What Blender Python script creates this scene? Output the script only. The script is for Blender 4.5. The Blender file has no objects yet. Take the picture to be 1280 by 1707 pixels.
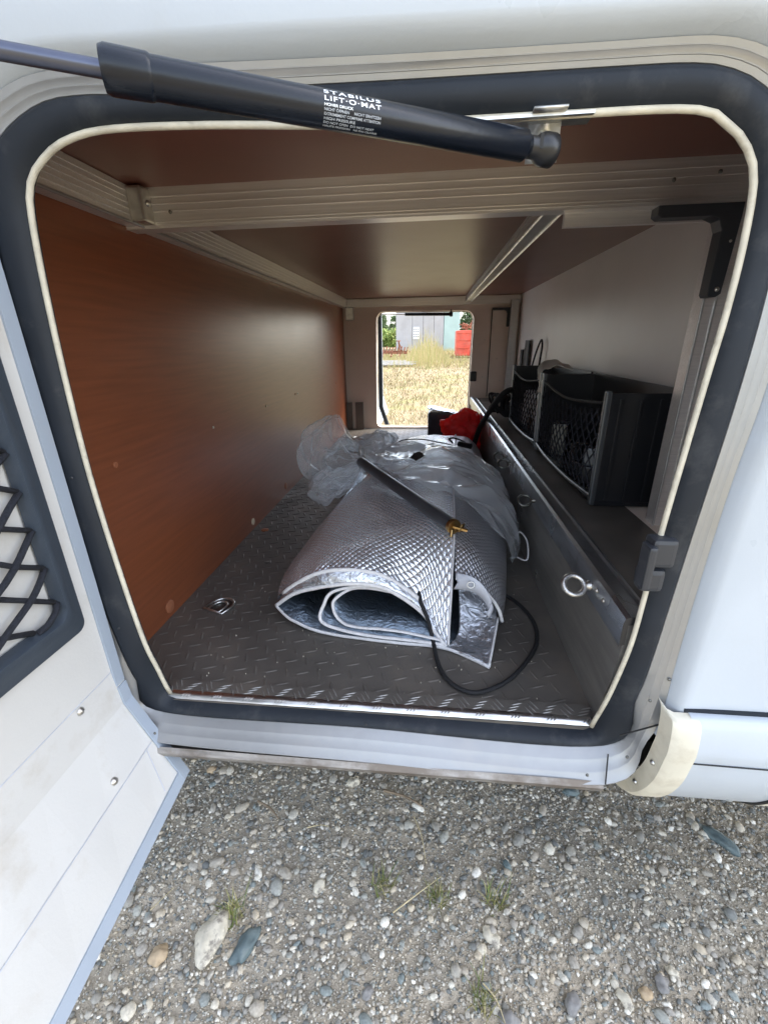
import bpy, bmesh, math, random
import numpy as np
from mathutils import Vector, Matrix, Quaternion, noise
random.seed(7); rng = np.random.default_rng(7)
SC = bpy.context.scene
COL = SC.collection
# ------------------------------------------------------------------ camera
cd = bpy.data.cameras.new('camera'); cam = bpy.data.objects.new('camera', cd); COL.objects.link(cam)
cd.sensor_fit = 'HORIZONTAL'; cd.sensor_width = 36; cd.lens = 36 * 725 / 1280
cd.clip_start = 0.02; cd.clip_end = 600
X = Vector((0.995, 0.100, -0.017)); Yd = Vector((0.021, -0.365, -0.931)); F = Vector((-0.099, 0.926, -0.365))
F.normalize(); X = (X - F * X.dot(F)).normalized(); U = X.cross(F).normalized()
cam.matrix_world = Matrix(((X.x, U.x, -F.x, 0.5), (X.y, U.y, -F.y, -0.475), (X.z, U.z, -F.z, 0.5), (0, 0, 0, 1)))
SC.camera = cam
# ------------------------------------------------------------------ light
EL, AZ = math.radians(48), math.radians(62)          # azimuth from +Y (far side) towards +X
w = bpy.data.worlds.new('World'); SC.world = w; w.use_nodes = True
nt = w.node_tree; bg = nt.nodes['Background']
sky = nt.nodes.new('ShaderNodeTexSky'); sky.sky_type = 'NISHITA'; sky.sun_disc = False
sky.sun_elevation = EL; sky.sun_rotation = AZ; sky.air_density = 1.0; sky.dust_density = 2.0; sky.ozone_density = 1.0
hs = nt.nodes.new('ShaderNodeHueSaturation'); hs.inputs['Saturation'].default_value = .52
nt.links.new(sky.outputs[0], hs.inputs['Color']); nt.links.new(hs.outputs[0], bg.inputs[0]); bg.inputs[1].default_value = 0.15
sl = bpy.data.lights.new('sun', 'SUN'); sl.energy = 1.1; sl.angle = math.radians(12); sl.color = (1, 0.95, 0.87)
so = bpy.data.objects.new('sun', sl); COL.objects.link(so)
sd = Vector((math.sin(AZ) * math.cos(EL), math.cos(AZ) * math.cos(EL), math.sin(EL)))
so.rotation_euler = sd.to_track_quat('Z', 'Y').to_euler()
SC.view_settings.view_transform = 'Standard'; SC.view_settings.look = 'None'
SC.view_settings.exposure = 2.5; SC.view_settings.gamma = 1; SC.view_settings.use_curve_mapping = False
SC.cycles.max_bounces = 14; SC.cycles.diffuse_bounces = 7; SC.cycles.glossy_bounces = 6
SC.cycles.transparent_max_bounces = 24; SC.cycles.transmission_bounces = 8

# ------------------------------------------------------------------ materials
MT = {}
def mat(name, col, rough=.5, metal=0., var=.12, scale=20., bump=0., bscale=120., stretch=None, coat=0., spec=.5, dirt=None, dscale=6., island=None, uv=False, rvar=0.):
    if name in MT: return MT[name]
    m = bpy.data.materials.new(name); m.use_nodes = True; MT[name] = m
    n = m.node_tree.nodes; l = m.node_tree.links; p = n['Principled BSDF']
    tc = n.new('ShaderNodeTexCoord'); src = tc.outputs['UV' if uv else 'Object']
    if stretch:
        mp = n.new('ShaderNodeMapping'); mp.inputs['Scale'].default_value = stretch
        l.new(src, mp.inputs[0]); vec = mp.outputs[0]
    else: vec = src
    nz = n.new('ShaderNodeTexNoise'); nz.inputs['Scale'].default_value = scale; nz.inputs['Detail'].default_value = 6
    l.new(vec, nz.inputs['Vector'])
    mr = n.new('ShaderNodeMapRange'); mr.inputs[1].default_value = .3; mr.inputs[2].default_value = .7
    mr.inputs[3].default_value = 1 - var; mr.inputs[4].default_value = 1 + var
    l.new(nz.outputs[0], mr.inputs[0])
    vm = n.new('ShaderNodeVectorMath'); vm.operation = 'SCALE'
    if island:
        g = n.new('ShaderNodeNewGeometry'); cr = n.new('ShaderNodeValToRGB'); cr.color_ramp.interpolation = 'LINEAR'
        els = cr.color_ramp.elements
        while len(els) < len(island): els.new(0.5)
        for i, (pos, c) in enumerate(island):
            els[i].position = pos; els[i].color = (*[min(.85, q * (1.25 if name == 'stone_mix' else 1)) for q in c], 1)
        l.new(g.outputs['Random Per Island'], cr.inputs[0]); l.new(cr.outputs[0], vm.inputs[0])
    else: vm.inputs[0].default_value = col
    l.new(mr.outputs[0], vm.inputs['Scale'])
    out = vm.outputs[0]
    if dirt:
        nd = n.new('ShaderNodeTexNoise'); nd.inputs['Scale'].default_value = dscale; nd.inputs['Detail'].default_value = 9; nd.inputs['Roughness'].default_value = .65
        l.new(tc.outputs['Object'], nd.inputs['Vector'])
        r2 = n.new('ShaderNodeMapRange'); r2.inputs[1].default_value = dirt[2]; r2.inputs[2].default_value = dirt[3]; r2.inputs[4].default_value = dirt[1]
        l.new(nd.outputs[0], r2.inputs[0])
        mx = n.new('ShaderNodeMix'); mx.data_type = 'RGBA'
        l.new(r2.outputs[0], mx.inputs[0]); l.new(out, mx.inputs[6]); mx.inputs[7].default_value = (*dirt[0], 1)
        out = mx.outputs[2]
    l.new(out, p.inputs['Base Color'])
    p.inputs['Metallic'].default_value = metal; p.inputs['Roughness'].default_value = rough
    if rvar:
        r3 = n.new('ShaderNodeMapRange'); r3.inputs[1].default_value = .3; r3.inputs[2].default_value = .7
        r3.inputs[3].default_value = rough - rvar; r3.inputs[4].default_value = rough + rvar
        n3 = n.new('ShaderNodeTexNoise'); n3.inputs['Scale'].default_value = 9; n3.inputs['Detail'].default_value = 7
        l.new(tc.outputs['Object'], n3.inputs['Vector']); l.new(n3.outputs[0], r3.inputs[0]); l.new(r3.outputs[0], p.inputs['Roughness'])
    p.inputs['Coat Weight'].default_value = coat; p.inputs['Specular IOR Level'].default_value = spec
    if bump:
        nb = n.new('ShaderNodeTexNoise'); nb.inputs['Scale'].default_value = bscale; nb.inputs['Detail'].default_value = 4
        l.new(vec, nb.inputs['Vector'])
        b = n.new('ShaderNodeBump'); b.inputs['Strength'].default_value = bump; b.inputs['Distance'].default_value = .002
        l.new(nb.outputs[0], b.inputs['Height']); l.new(b.outputs[0], p.inputs['Normal'])
    return m

mat('skin_white', (.47, .51, .555), .34, var=.04, scale=3, bump=.05, bscale=300, dirt=((.40, .40, .38), .45, .54, .78), dscale=5, rvar=.08)
mat('trim_grey', (.32, .37, .44), .4, var=.03, bump=.05, dirt=((.35, .36, .37), .4, .58, .8), dscale=14)
mat('door_inner', (.56, .555, .54), .55, var=.05, scale=5, bump=.12, bscale=260, dirt=((.42, .38, .32), .6, .56, .76), dscale=11)
mat('aluminium', (.50, .50, .50), .42, .7, var=.07, scale=30, stretch=(1, 1, 8), bump=.05, dirt=((.30, .27, .24), .5, .55, .8), dscale=12)
mat('aluminium_dark', (.72, .69, .67), .32, .6, var=.08, scale=12, stretch=(.6, 30, 30), bump=.05)
mat('frame_alu', (.34, .345, .35), .42, .6, var=.04, scale=40, bump=.06, dirt=((.36, .33, .30), .45, .54, .8), dscale=10, rvar=.06)
mat('lip_dirty', (.32, .30, .28), .5, .5, var=.25, scale=30, stretch=(1, 1, 8), dirt=((.14, .11, .085), .8, .45, .62), dscale=14)
mat('gasket_rubber', (.013, .017, .024), .55, spec=.3, var=.15, scale=14, bump=.12, bscale=90, dirt=((.10, .10, .10), .45, .54, .80), dscale=22)
mat('seal_white', (.56, .52, .42), .6, var=.12, scale=60, bump=.3, bscale=240, dirt=((.30, .26, .20), .7, .56, .72), dscale=40)
mat('laminate', (.20, .062, .027), .31, var=.13, scale=26, stretch=(1, .25, 5), bump=.05, bscale=400, rvar=.012)
mat('laminate_ceiling', (.17, .062, .045), .36, var=.06, scale=10, stretch=(.6, 1, 1), bump=.05, bscale=420, rvar=.012)
mat('panel_cream', (.78, .67, .58), .42, var=.04, scale=8, bump=.05, bscale=240, dirt=((.30, .24, .2), .3, .58, .8))
mat('panel_white', (.76, .73, .69), .40, var=.03, scale=6, bump=.06, bscale=200)
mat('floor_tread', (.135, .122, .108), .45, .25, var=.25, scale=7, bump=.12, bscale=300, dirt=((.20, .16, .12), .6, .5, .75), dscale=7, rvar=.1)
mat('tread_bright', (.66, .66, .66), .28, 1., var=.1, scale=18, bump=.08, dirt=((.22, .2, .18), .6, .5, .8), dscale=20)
mat('bench_metal', (.30, .29, .275), .36, .6, var=.16, scale=9, stretch=(1, 1, 9), bump=.08, bscale=160, rvar=.1)
mat('bench_edge', (.42, .44, .46), .3, .95, var=.14, scale=14, stretch=(1, .6, 6), bump=.06, dirt=((.16, .14, .12), .7, .52, .75), dscale=16, rvar=.1)
mat('black_plastic', (.012, .013, .016), .35, var=.2, scale=10, bump=.06)
mat('dark_plastic', (.03, .033, .040), .45, var=.1, scale=10, bump=.08)
mat('net_plastic', (.040, .052, .070), .48, var=.12, scale=16, bump=.12, bscale=260)
mat('net_cord', (.012, .014, .022), .85, var=.4, scale=400, bump=.8, bscale=900)
mat('grey_edge', (.10, .11, .12), .35, .6, var=.1)
mat('strut_paint', (.006, .009, .016), .26, spec=.35, var=.1, scale=30, bump=.05, bscale=300)
mat('rod_dark', (.09, .10, .14), .28, .7, var=.08)
mat('print_white', (.85, .88, .92), .5, var=.05)
mat('print_grey', (.42, .46, .52), .5, var=.25, scale=500)
mat('bracket_zinc', (.62, .62, .60), .35, 1., var=.15, scale=60)
mat('cord_black', (.008, .008, .010), .7, var=.4, scale=500, bump=.6, bscale=900)
mat('binding', (.66, .65, .66), .75, var=.1, scale=120, bump=.5, bscale=500)
mat('tab_grey', (.48, .50, .56), .5, var=.05, bump=.05)
mat('steel', (.55, .53, .50), .35, 1., var=.2, scale=200, bump=.3, bscale=400)
mat('dark_steel', (.16, .16, .15), .35, .9, var=.2, scale=200)
mat('brass', (.42, .28, .12), .35, 1., var=.2, scale=200)
mat('pole_grey', (.10, .11, .125), .3, .6, var=.1)
mat('cream_trim', (.66, .62, .51), .55, var=.06, scale=20, bump=.1, dirt=((.36, .29, .2), .6, .5, .75), dscale=16)
mat('dark_gap', (.02, .02, .02), .8)
mat('plug_brown', (.32, .12, .06), .45, var=.08)
mat('plug_cream', (.6, .5, .36), .5)
mat('red_cloth', (.78, .02, .02), .6, var=.15, scale=20, bump=.3, bscale=120)
mat('bucket_dark', (.05, .055, .07), .18, var=.2, coat=.3)
mat('white_cloth', (.55, .53, .48), .8, var=.1, bump=.5, bscale=100)
mat('soil', (.52, .45, .35), .95, spec=.1, var=.35, scale=45, bump=1., bscale=420, dirt=((.32, .29, .24), .8, .42, .62), dscale=4)
mat('stone_mix', (1, 1, 1), .8, spec=.15, var=.20, scale=260, bump=.3, bscale=500,
    island=[(0, (.12, .125, .12)), (.14, (.19, .19, .175)), (.28, (.30, .27, .225)), (.40, (.17, .195, .19)), (.52, (.40, .37, .31)), (.66, (.27, .25, .22)), (.80, (.42, .36, .27)), (.93, (.48, .45, .38)), (1, (.66, .63, .56))])
mat('stone_pale', (.55, .50, .40), .75, var=.25, scale=60, bump=.5, bscale=200, dirt=((.16, .14, .12), .8, .52, .62), dscale=45)
mat('stone_blue', (.10, .135, .14), .6, var=.25, scale=60, bump=.4, bscale=250, dirt=((.2, .22, .2), .6, .52, .7), dscale=50)
mat('stone_grey', (.22, .21, .20), .7, var=.25, scale=80, bump=.4, bscale=250, dirt=((.10, .10, .10), .6, .52, .7), dscale=60)
mat('stone_tan', (.40, .30, .19), .7, var=.25, scale=80, bump=.4, bscale=250)
mat('stick_brown', (.20, .15, .10), .9, var=.3, scale=80, bump=.5)
mat('straw', (.48, .40, .24), .8, var=.3, scale=60)
mat('tuft_green', (.14, .17, .04), .7, var=.3, island=[(0, (.10, .15, .03)), (.6, (.2, .2, .06)), (1, (.42, .36, .17))])
mat('field_soil', (.27, .21, .12), .95, var=.25, scale=3, bump=.6, bscale=40, dirt=((.22, .21, .07), .8, .5, .62), dscale=1.2)
mat('dry_grass', (.4, .3, .15), .8, var=.1, island=[(0, (.30, .21, .11)), (.40, (.37, .28, .15)), (.62, (.22, .22, .07)), (1, (.12, .09, .05))])
mat('tall_grass', (.4, .3, .15), .8, var=.1, island=[(0, (.55, .44, .24)), (.6, (.46, .40, .18)), (1, (.33, .34, .11))])
mat('leaf_dark', (.05, .09, .03), .7, var=.2, island=[(0, (.035, .07, .025)), (.6, (.06, .11, .03)), (1, (.12, .17, .05))])
mat('leaf_bright', (.2, .26, .05), .7, var=.2, island=[(0, (.12, .2, .03)), (.6, (.2, .28, .05)), (1, (.3, .32, .08))])
mat('bark', (.12, .09, .06), .9, var=.3, bump=.5)
mat('shed_grey', (.46, .45, .46), .6, var=.07, scale=2, dirt=((.3, .27, .25), .4, .5, .75), dscale=1.2)
mat('shed_teal', (.40, .52, .50), .6, var=.08, scale=2)
MT['red_cloth'].node_tree.nodes['Principled BSDF'].inputs['Subsurface Weight'].default_value = .6
MT['red_cloth'].node_tree.nodes['Principled BSDF'].inputs['Subsurface Scale'].default_value = .06
mat('sign_white', (.8, .8, .8), .6)
mat('print_dark', (.1, .1, .12), .6)
mat('red_paint', (.62, .10, .06), .5, var=.15, scale=6, dirt=((.35, .2, .15), .5, .5, .7), dscale=4)
mat('rust', (.22, .085, .045), .85, var=.35, scale=12, bump=.4, bscale=60)
mat('plank_grey', (.40, .38, .36), .85, var=.25, scale=12)
mat('tyre', (.02, .02, .02), .8)

def foil(name, quilt, base=(.80, .81, .84), rough=.24, crump=.5):
    m = bpy.data.materials.new(name); m.use_nodes = True; MT[name] = m
    n = m.node_tree.nodes; l = m.node_tree.links; p = n['Principled BSDF']
    p.inputs['Base Color'].default_value = (*base, 1); p.inputs['Metallic'].default_value = .75 if quilt else .9; p.inputs['Roughness'].default_value = rough
    uv = n.new('ShaderNodeTexCoord')
    def math_(op, a, b=None, v=None):
        q = n.new('ShaderNodeMath'); q.operation = op
        if isinstance(a, float): q.inputs[0].default_value = a
        else: l.new(a, q.inputs[0])
        if b is not None: l.new(b, q.inputs[1])
        if v is not None: q.inputs[1].default_value = v
        return q.outputs[0]
    nz = n.new('ShaderNodeTexNoise'); nz.inputs['Scale'].default_value = 55; nz.inputs['Detail'].default_value = 5; nz.inputs['Roughness'].default_value = .6
    nz.inputs['Distortion'].default_value = 1.2
    l.new(uv.outputs['Object'], nz.inputs['Vector'])
    b1 = n.new('ShaderNodeBump'); b1.inputs['Strength'].default_value = crump; b1.inputs['Distance'].default_value = .004
    l.new(nz.outputs[0], b1.inputs['Height'])
    last = b1.outputs[0]
    if quilt:
        sx = n.new('ShaderNodeSeparateXYZ'); l.new(uv.outputs['UV'], sx.inputs[0])
        nw = n.new('ShaderNodeTexNoise'); nw.inputs['Scale'].default_value = 7; l.new(uv.outputs['Object'], nw.inputs['Vector'])
        wob = math_('MULTIPLY', nw.outputs[0], v=.012)
        u = math_('ADD', sx.outputs[0], wob); v = math_('ADD', sx.outputs[1], wob)
        k = math.pi / quilt
        a1 = math_('MULTIPLY', math_('ADD', u, v), v=k); a2 = math_('MULTIPLY', math_('SUBTRACT', u, v), v=k)
        s1 = math_('ABSOLUTE', math_('SINE', a1)); s2 = math_('ABSOLUTE', math_('SINE', a2))
        h = math_('POWER', math_('MULTIPLY', s1, s2), v=.5)
        b2 = n.new('ShaderNodeBump'); b2.inputs['Strength'].default_value = 1.0; b2.inputs['Distance'].default_value = .0020
        l.new(h, b2.inputs['Height']); l.new(last, b2.inputs['Normal']); last = b2.outputs[0]
    l.new(last, p.inputs['Normal'])
    return m
foil('foil_quilt', .0120, base=(.90, .92, .96), rough=.20, crump=.45)
foil('foil_crumpled', 0, base=(.62, .65, .70), rough=.24, crump=1.0)
foil('foil_shaded', 0, base=(.22, .27, .33), rough=.28, crump=1.0)  # same foil, darkened: shade inside the roll is put into the colour
foil('foil_matte', .0120, base=(.50, .50, .53), rough=.36, crump=.7)

def film():
    m = bpy.data.materials.new('clear_film'); m.use_nodes = True; MT['clear_film'] = m
    n = m.node_tree.nodes; l = m.node_tree.links
    for x in list(n): n.remove(x)
    o = n.new('ShaderNodeOutputMaterial'); t = n.new('ShaderNodeBsdfTransparent'); t.inputs[0].default_value = (.93, .95, .97, 1)
    p = n.new('ShaderNodeBsdfPrincipled'); p.inputs['Base Color'].default_value = (.88, .91, .94, 1); p.inputs['Roughness'].default_value = .07; p.inputs['Specular IOR Level'].default_value = .9; p.inputs['Coat Weight'].default_value = .6; p.inputs['Coat Roughness'].default_value = .04
    tc = n.new('ShaderNodeTexCoord'); nz = n.new('ShaderNodeTexNoise'); nz.inputs['Scale'].default_value = 13; nz.inputs['Detail'].default_value = 3; nz.inputs['Distortion'].default_value = 1.8
    l.new(tc.outputs['Object'], nz.inputs['Vector'])
    b = n.new('ShaderNodeBump'); b.inputs['Strength'].default_value = .6; b.inputs['Distance'].default_value = .003
    l.new(nz.outputs[0], b.inputs['Height']); l.new(b.outputs[0], p.inputs['Normal'])
    lw = n.new('ShaderNodeLayerWeight'); lw.inputs[0].default_value = .40; l.new(b.outputs[0], lw.inputs['Normal'])
    mr = n.new('ShaderNodeMapRange'); mr.inputs[3].default_value = .10; mr.inputs[4].default_value = .78
    l.new(lw.outputs['Facing'], mr.inputs[0])
    mx = n.new('ShaderNodeMixShader'); l.new(mr.outputs[0], mx.inputs[0]); l.new(t.outputs[0], mx.inputs[1]); l.new(p.outputs[0], mx.inputs[2])
    l.new(mx.outputs[0], o.inputs[0])
film()

# ------------------------------------------------------------------ geometry helpers
class G:
    def __init__(s): s.v = []; s.f = []; s.uv = {}
    def add(s, vs, fs):
        o = len(s.v); s.v += [tuple(v) for v in vs]; s.f += [tuple(i + o for i in f) for f in fs]; return o
    def box(s, x0, x1, y0, y1, z0, z1, rz=0, c=None):
        vs = [(x, y, z) for x in (x0, x1) for y in (y0, y1) for z in (z0, z1)]
        if rz:
            cx, cy = c or ((x0 + x1) / 2, (y0 + y1) / 2); ca, sa = math.cos(rz), math.sin(rz)
            vs = [(cx + (x - cx) * ca - (y - cy) * sa, cy + (x - cx) * sa + (y - cy) * ca, z) for x, y, z in vs]
        s.add(vs, [(0, 1, 3, 2), (4, 6, 7, 5), (0, 4, 5, 1), (2, 3, 7, 6), (0, 2, 6, 4), (1, 5, 7, 3)])
    def bar(s, a, b, w, h, up=(0, 0, 1)):
        a, b = Vector(a), Vector(b); d = (b - a).normalized(); r = d.cross(Vector(up))
        if r.length < 1e-4: r = d.cross(Vector((1, 0, 0)))
        r.normalize(); u = r.cross(d)
        vs = [p + r * (i * w / 2) + u * (j * h / 2) for p in (a, b) for i, j in ((-1, -1), (1, -1), (1, 1), (-1, 1))]
        s.add(vs, [(3, 2, 1, 0), (4, 5, 6, 7), (0, 1, 5, 4), (1, 2, 6, 5), (2, 3, 7, 6), (3, 0, 4, 7)])
    def tube(s, pts, r, n=10, closed=False, caps=True, flat=None):
        pts = [Vector(p) for p in pts]; N = len(pts)
        rs = r if isinstance(r, (list, tuple)) else [r] * N
        T = []
        for i in range(N):
            a = pts[(i - 1) % N] if (closed or i > 0) else pts[i]; b = pts[(i + 1) % N] if (closed or i < N - 1) else pts[i]
            T.append((b - a).normalized())
        up = Vector((0, 0, 1))
        if abs(T[0].dot(up)) > .9: up = Vector((0, 1, 0))
        nrm = (up - T[0] * up.dot(T[0])).normalized(); vs = []
        for i in range(N):
            nrm = (nrm - T[i] * nrm.dot(T[i]))
            nrm = nrm.normalized() if nrm.length > 1e-6 else T[i].orthogonal().normalized()
            bn = T[i].cross(nrm)
            for k in range(n):
                a = 2 * math.pi * k / n
                vs.append(pts[i] + nrm * (math.cos(a) * rs[i]) + bn * (math.sin(a) * rs[i] * (flat or 1)))
        fs = []
        for i in range(N if closed else N - 1):
            j = (i + 1) % N
            for k in range(n): k2 = (k + 1) % n; fs.append((i * n + k, i * n + k2, j * n + k2, j * n + k))
        if caps and not closed:
            fs.append(tuple(range(n))[::-1]); fs.append(tuple((N - 1) * n + k for k in range(n)))
        s.add(vs, fs)
    def grid(s, rows, closed=False, flip=False):
        n = len(rows[0]); o = len(s.v); s.v += [tuple(p) for r in rows for p in r]
        for i in range(len(rows) - 1):
            for k in range(n if closed else n - 1):
                k2 = (k + 1) % n; q = (o + i * n + k, o + i * n + k2, o + (i + 1) * n + k2, o + (i + 1) * n + k)
                s.f.append(q[::-1] if flip else q)
    def disc(s, c, nrm, r, th, n=20, dome=0):
        c = Vector(c); nrm = Vector(nrm).normalized()
        if dome:
            pts = [c, c + nrm * th * .5, c + nrm * th * .85, c + nrm * th]; s.tube(pts, [r, r * .85, r * .5, r * .08], n)
        else: s.tube([c, c + nrm * th * .7, c + nrm * th], [r, r, r * .9], n)
    def build(s, name, m, parent=None, smooth=None, bevel=0, uvf=None, solid=0, kind=None):
        me = bpy.data.meshes.new(name); me.from_pydata(s.v, [], s.f); me.update()
        bm = bmesh.new(); bm.from_mesh(me)
        if bevel or not uvf: bmesh.ops.recalc_face_normals(bm, faces=bm.faces)
        if bevel: bmesh.ops.bevel(bm, geom=[e for e in bm.edges if e.calc_face_angle(0) > .5], offset=bevel, segments=2, affect='EDGES', profile=.6)
        bm.to_mesh(me); bm.free()
        me.materials.append(MT[m])
        if smooth is not None:
            me.polygons.foreach_set('use_smooth', [True] * len(me.polygons))
            if smooth < 180: me.set_sharp_from_angle(angle=math.radians(smooth))
        if uvf:
            ul = me.uv_layers.new(name='UVMap')
            for lp in me.loops: ul.data[lp.index].uv = uvf(lp.vertex_index)
        o = bpy.data.objects.new(name, me); COL.objects.link(o)
        if solid:
            md = o.modifiers.new('solid', 'SOLIDIFY'); md.thickness = solid; md.offset = 0
        if parent: o.parent = parent
        if kind: o['kind'] = kind
        return o
def catmull(pts, sub, closed=False):
    P = [Vector(p) for p in pts]; N = len(P); out = []
    for i in range(N if closed else N - 1):
        if closed: a, b, c, d = P[(i - 1) % N], P[i], P[(i + 1) % N], P[(i + 2) % N]
        else: a, b, c, d = P[max(i - 1, 0)], P[i], P[i + 1], P[min(i + 2, N - 1)]
        for k in range(sub):
            t = k / sub
            out.append(.5 * ((2 * b) + (c - a) * t + (2 * a - 5 * b + 4 * c - d) * t * t + (3 * b - a - 3 * c + d) * t ** 3))
    if not closed: out.append(P[-1])
    return out
def patch(rows, su, sv):
    R = [catmull(r, su) for r in rows]; cols = list(zip(*R)); C2 = [catmull(c, sv) for c in cols]
    return [list(r) for r in zip(*C2)]
def thing(name, label, cat, loc=(0, 0, 0), group=None):
    o = bpy.data.objects.new(name, None); COL.objects.link(o); o.location = loc; o.empty_display_size = .05
    o['label'] = label; o['category'] = cat
    if group: o['group'] = group
    return o
def tag(o, label, cat, group=None):
    o['label'] = label; o['category'] = cat
    if group: o['group'] = group
    return o
def setkind(o, k='structure'): o['kind'] = k; return o
def n3(p, s=1., off=0): return noise.noise(Vector((p[0] * s + off, p[1] * s - off, p[2] * s + 2 * off)))
def nvec(p, s): return noise.noise_vector(Vector(p) * s)

# ================================================================== SETTING: ground
def ground_z(x, y):
    return -.42 + (0 if y < 3 else .03 * (y - 3)) 
g = G()
xs = np.linspace(-.9, 2.2, 150); ys = np.linspace(-1.1, 1.1, 110)
g.grid([[(x, y, -.424 + .006 * noise.noise(Vector((x * 6, y * 6, 0))) + .0025 * noise.noise(Vector((x * 30, y * 30, 3)))) for x in xs] for y in ys])
setkind(g.build('gravel_ground', 'soil', smooth=180))
g = G()
def gx(n, a): return [a * math.copysign(abs(t) ** 2.2, t) for t in np.linspace(-1, 1, n)]
ysf = [-200, -60, -20, -6, -1.3, 1.15, 2, 3] + [3 + 60 * (k / 30) ** 1.6 for k in range(1, 31)] + [120, 300]
g.grid([[(x, y, ground_z(x, min(y, 60)) - (.03 if -1.2 < y < 1.5 and abs(x) < 3 else .0) - .012 + .03 * noise.noise(Vector((x * .5, y * .5, 0))) * (1 if y > 3 else .1)) for x in gx(61, 200)] for y in ysf])
setkind(g.build('field_ground', 'field_soil', smooth=180))

# pebbles: numpy-built joined mesh
def ico(sub):
    bm = bmesh.new(); bmesh.ops.create_icosphere(bm, subdivisions=sub, radius=1)
    v = np.array([x.co[:] for x in bm.verts]); f = np.array([[q.index for q in x.verts] for x in bm.faces]); bm.free(); return v, f
def rocks(name, centers, sizes, sub, m, jit):
    V, Fc = ico(sub); N = len(centers); nv = len(V)
    sc = np.stack([sizes * rng.uniform(.75, 1.35, N), sizes * rng.uniform(.65, 1.0, N), sizes * rng.uniform(.40, .7, N)], 1)
    P = V[None] * (1 + rng.uniform(-jit, jit, (N, nv, 1))) * sc[:, None, :]
    a = rng.uniform(0, 6.28, N); tx = rng.uniform(-.35, .35, N)
    ct, st = np.cos(tx)[:, None], np.sin(tx)[:, None]
    y = P[..., 1] * ct - P[..., 2] * st; z = P[..., 1] * st + P[..., 2] * ct
    ca, sa = np.cos(a)[:, None], np.sin(a)[:, None]
    x2 = P[..., 0] * ca - y * sa; y2 = P[..., 0] * sa + y * ca
    P = np.stack([x2, y2, z], -1) + centers[:, None, :]
    me = bpy.data.meshes.new(name); fs = (Fc[None] + (np.arange(N) * nv)[:, None, None]).reshape(-1, 3)
    me.vertices.add(N * nv); me.vertices.foreach_set('co', P.reshape(-1)); nf = len(fs)
    me.loops.add(nf * 3); me.loops.foreach_set('vertex_index', fs.reshape(-1).astype(np.int32))
    me.polygons.add(nf); me.polygons.foreach_set('loop_start', (np.arange(nf) * 3).astype(np.int32)); me.polygons.foreach_set('loop_total', np.full(nf, 3, np.int32))
    me.polygons.foreach_set('use_smooth', np.ones(nf, bool)); me.update(calc_edges=True); me.validate()
    me.materials.append(MT[m]); o = bpy.data.objects.new(name, me); COL.objects.link(o); return o
def scatter(n, lo, hi, x0=-.32, x1=1.5, y0=-.36, y1=.55, p=2.5):
    s = lo + (hi - lo) * rng.random(n) ** p
    c = np.stack([rng.uniform(x0, x1, n), rng.uniform(y0, y1, n), np.zeros(n)], 1)
    c[:, 2] = -.4225 + s * rng.uniform(-.1, .35, n) + .006 * np.array([noise.noise(Vector((q[0] * 6, q[1] * 6, 0))) for q in c])
    return c, s
BIG = [  # x, y, rx, ry, rz, mat, label
 ((355, 1560), (.060, .030, .022), 1.45, 'stone_pale', 'largest pale mottled cobble beside a grass tuft on the gravel'),
 ((408, 1575), (.036, .020, .010), 1.2, 'stone_blue', 'dark blue-grey flat stone beside the big pale cobble'),
 ((590, 1302), (.019, .015, .012), .5, 'stone_pale', 'pale angular stone just below the sill, near the middle'),
 ((353, 1282), (.016, .011, .009), .2, 'stone_tan', 'yellowish stone near the lower corner of the open door'),
 ((427, 1264), (.013, .010, .008), .9, 'stone_pale', 'small pale stone tucked right under the left half of the sill'),
 ((532, 1476), (.015, .015, .010), .0, 'stone_pale', 'roundish whitish stone in a cluster of small pebbles'),
 ((848, 1700), (.020, .016, .012), .4, 'stone_grey', 'round white-flecked grey stone beside a tuft at the bottom edge'),
 ((1202, 1400), (.040, .018, .012), -.8, 'stone_blue', 'long greenish blue stone below the white skirt'),
 ((952, 1318), (.022, .014, .010), .1, 'stone_blue', 'blue-green stone partly under the right end of the sill'),
 ((1104, 1640), (.017, .014, .010), 1.3, 'stone_grey', 'smooth grey oval stone among pale stones at the lower right'),
 ((1043, 1666), (.018, .011, .009), -.9, 'stone_pale', 'cream pointed stone left of the smooth grey oval stone'),
 ((955, 1672), (.018, .015, .010), .8, 'stone_grey', 'dull grey flat stone near the bottom edge right of centre'),
 ((819, 1562), (.022, .015, .010), -.6, 'stone_pale', 'broad buff stone lying above the bottom tuft'),
 ((1122, 1620), (.014, .009, .008), -.6, 'stone_pale', 'whitish stone touching the smooth grey oval stone'),
 ((1078, 1655), (.014, .010, .008), .1, 'stone_tan', 'light tan stone between the cream pointed stone and the grey oval one'),
 ((265, 1590), (.020, .020, .010), .3, 'stone_tan', 'crumbly tan clod near the bottom edge of the open door'),
 ((612, 1655), (.015, .010, .008), .9, 'stone_grey', 'elongated grey pebble at the bottom middle'),
 ((845, 1440), (.014, .008, .007), -.8, 'stone_blue', 'narrow dark slate stone in the open gravel right of centre'),
]
def px2w(px, py, z):
    d = X * ((px - 640) / 725.) - U * ((py - 853.5) / 725.) + F
    o = Vector((.5, -.475, .5)); t = (z - o.z) / d.z; return o + d * t
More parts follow.
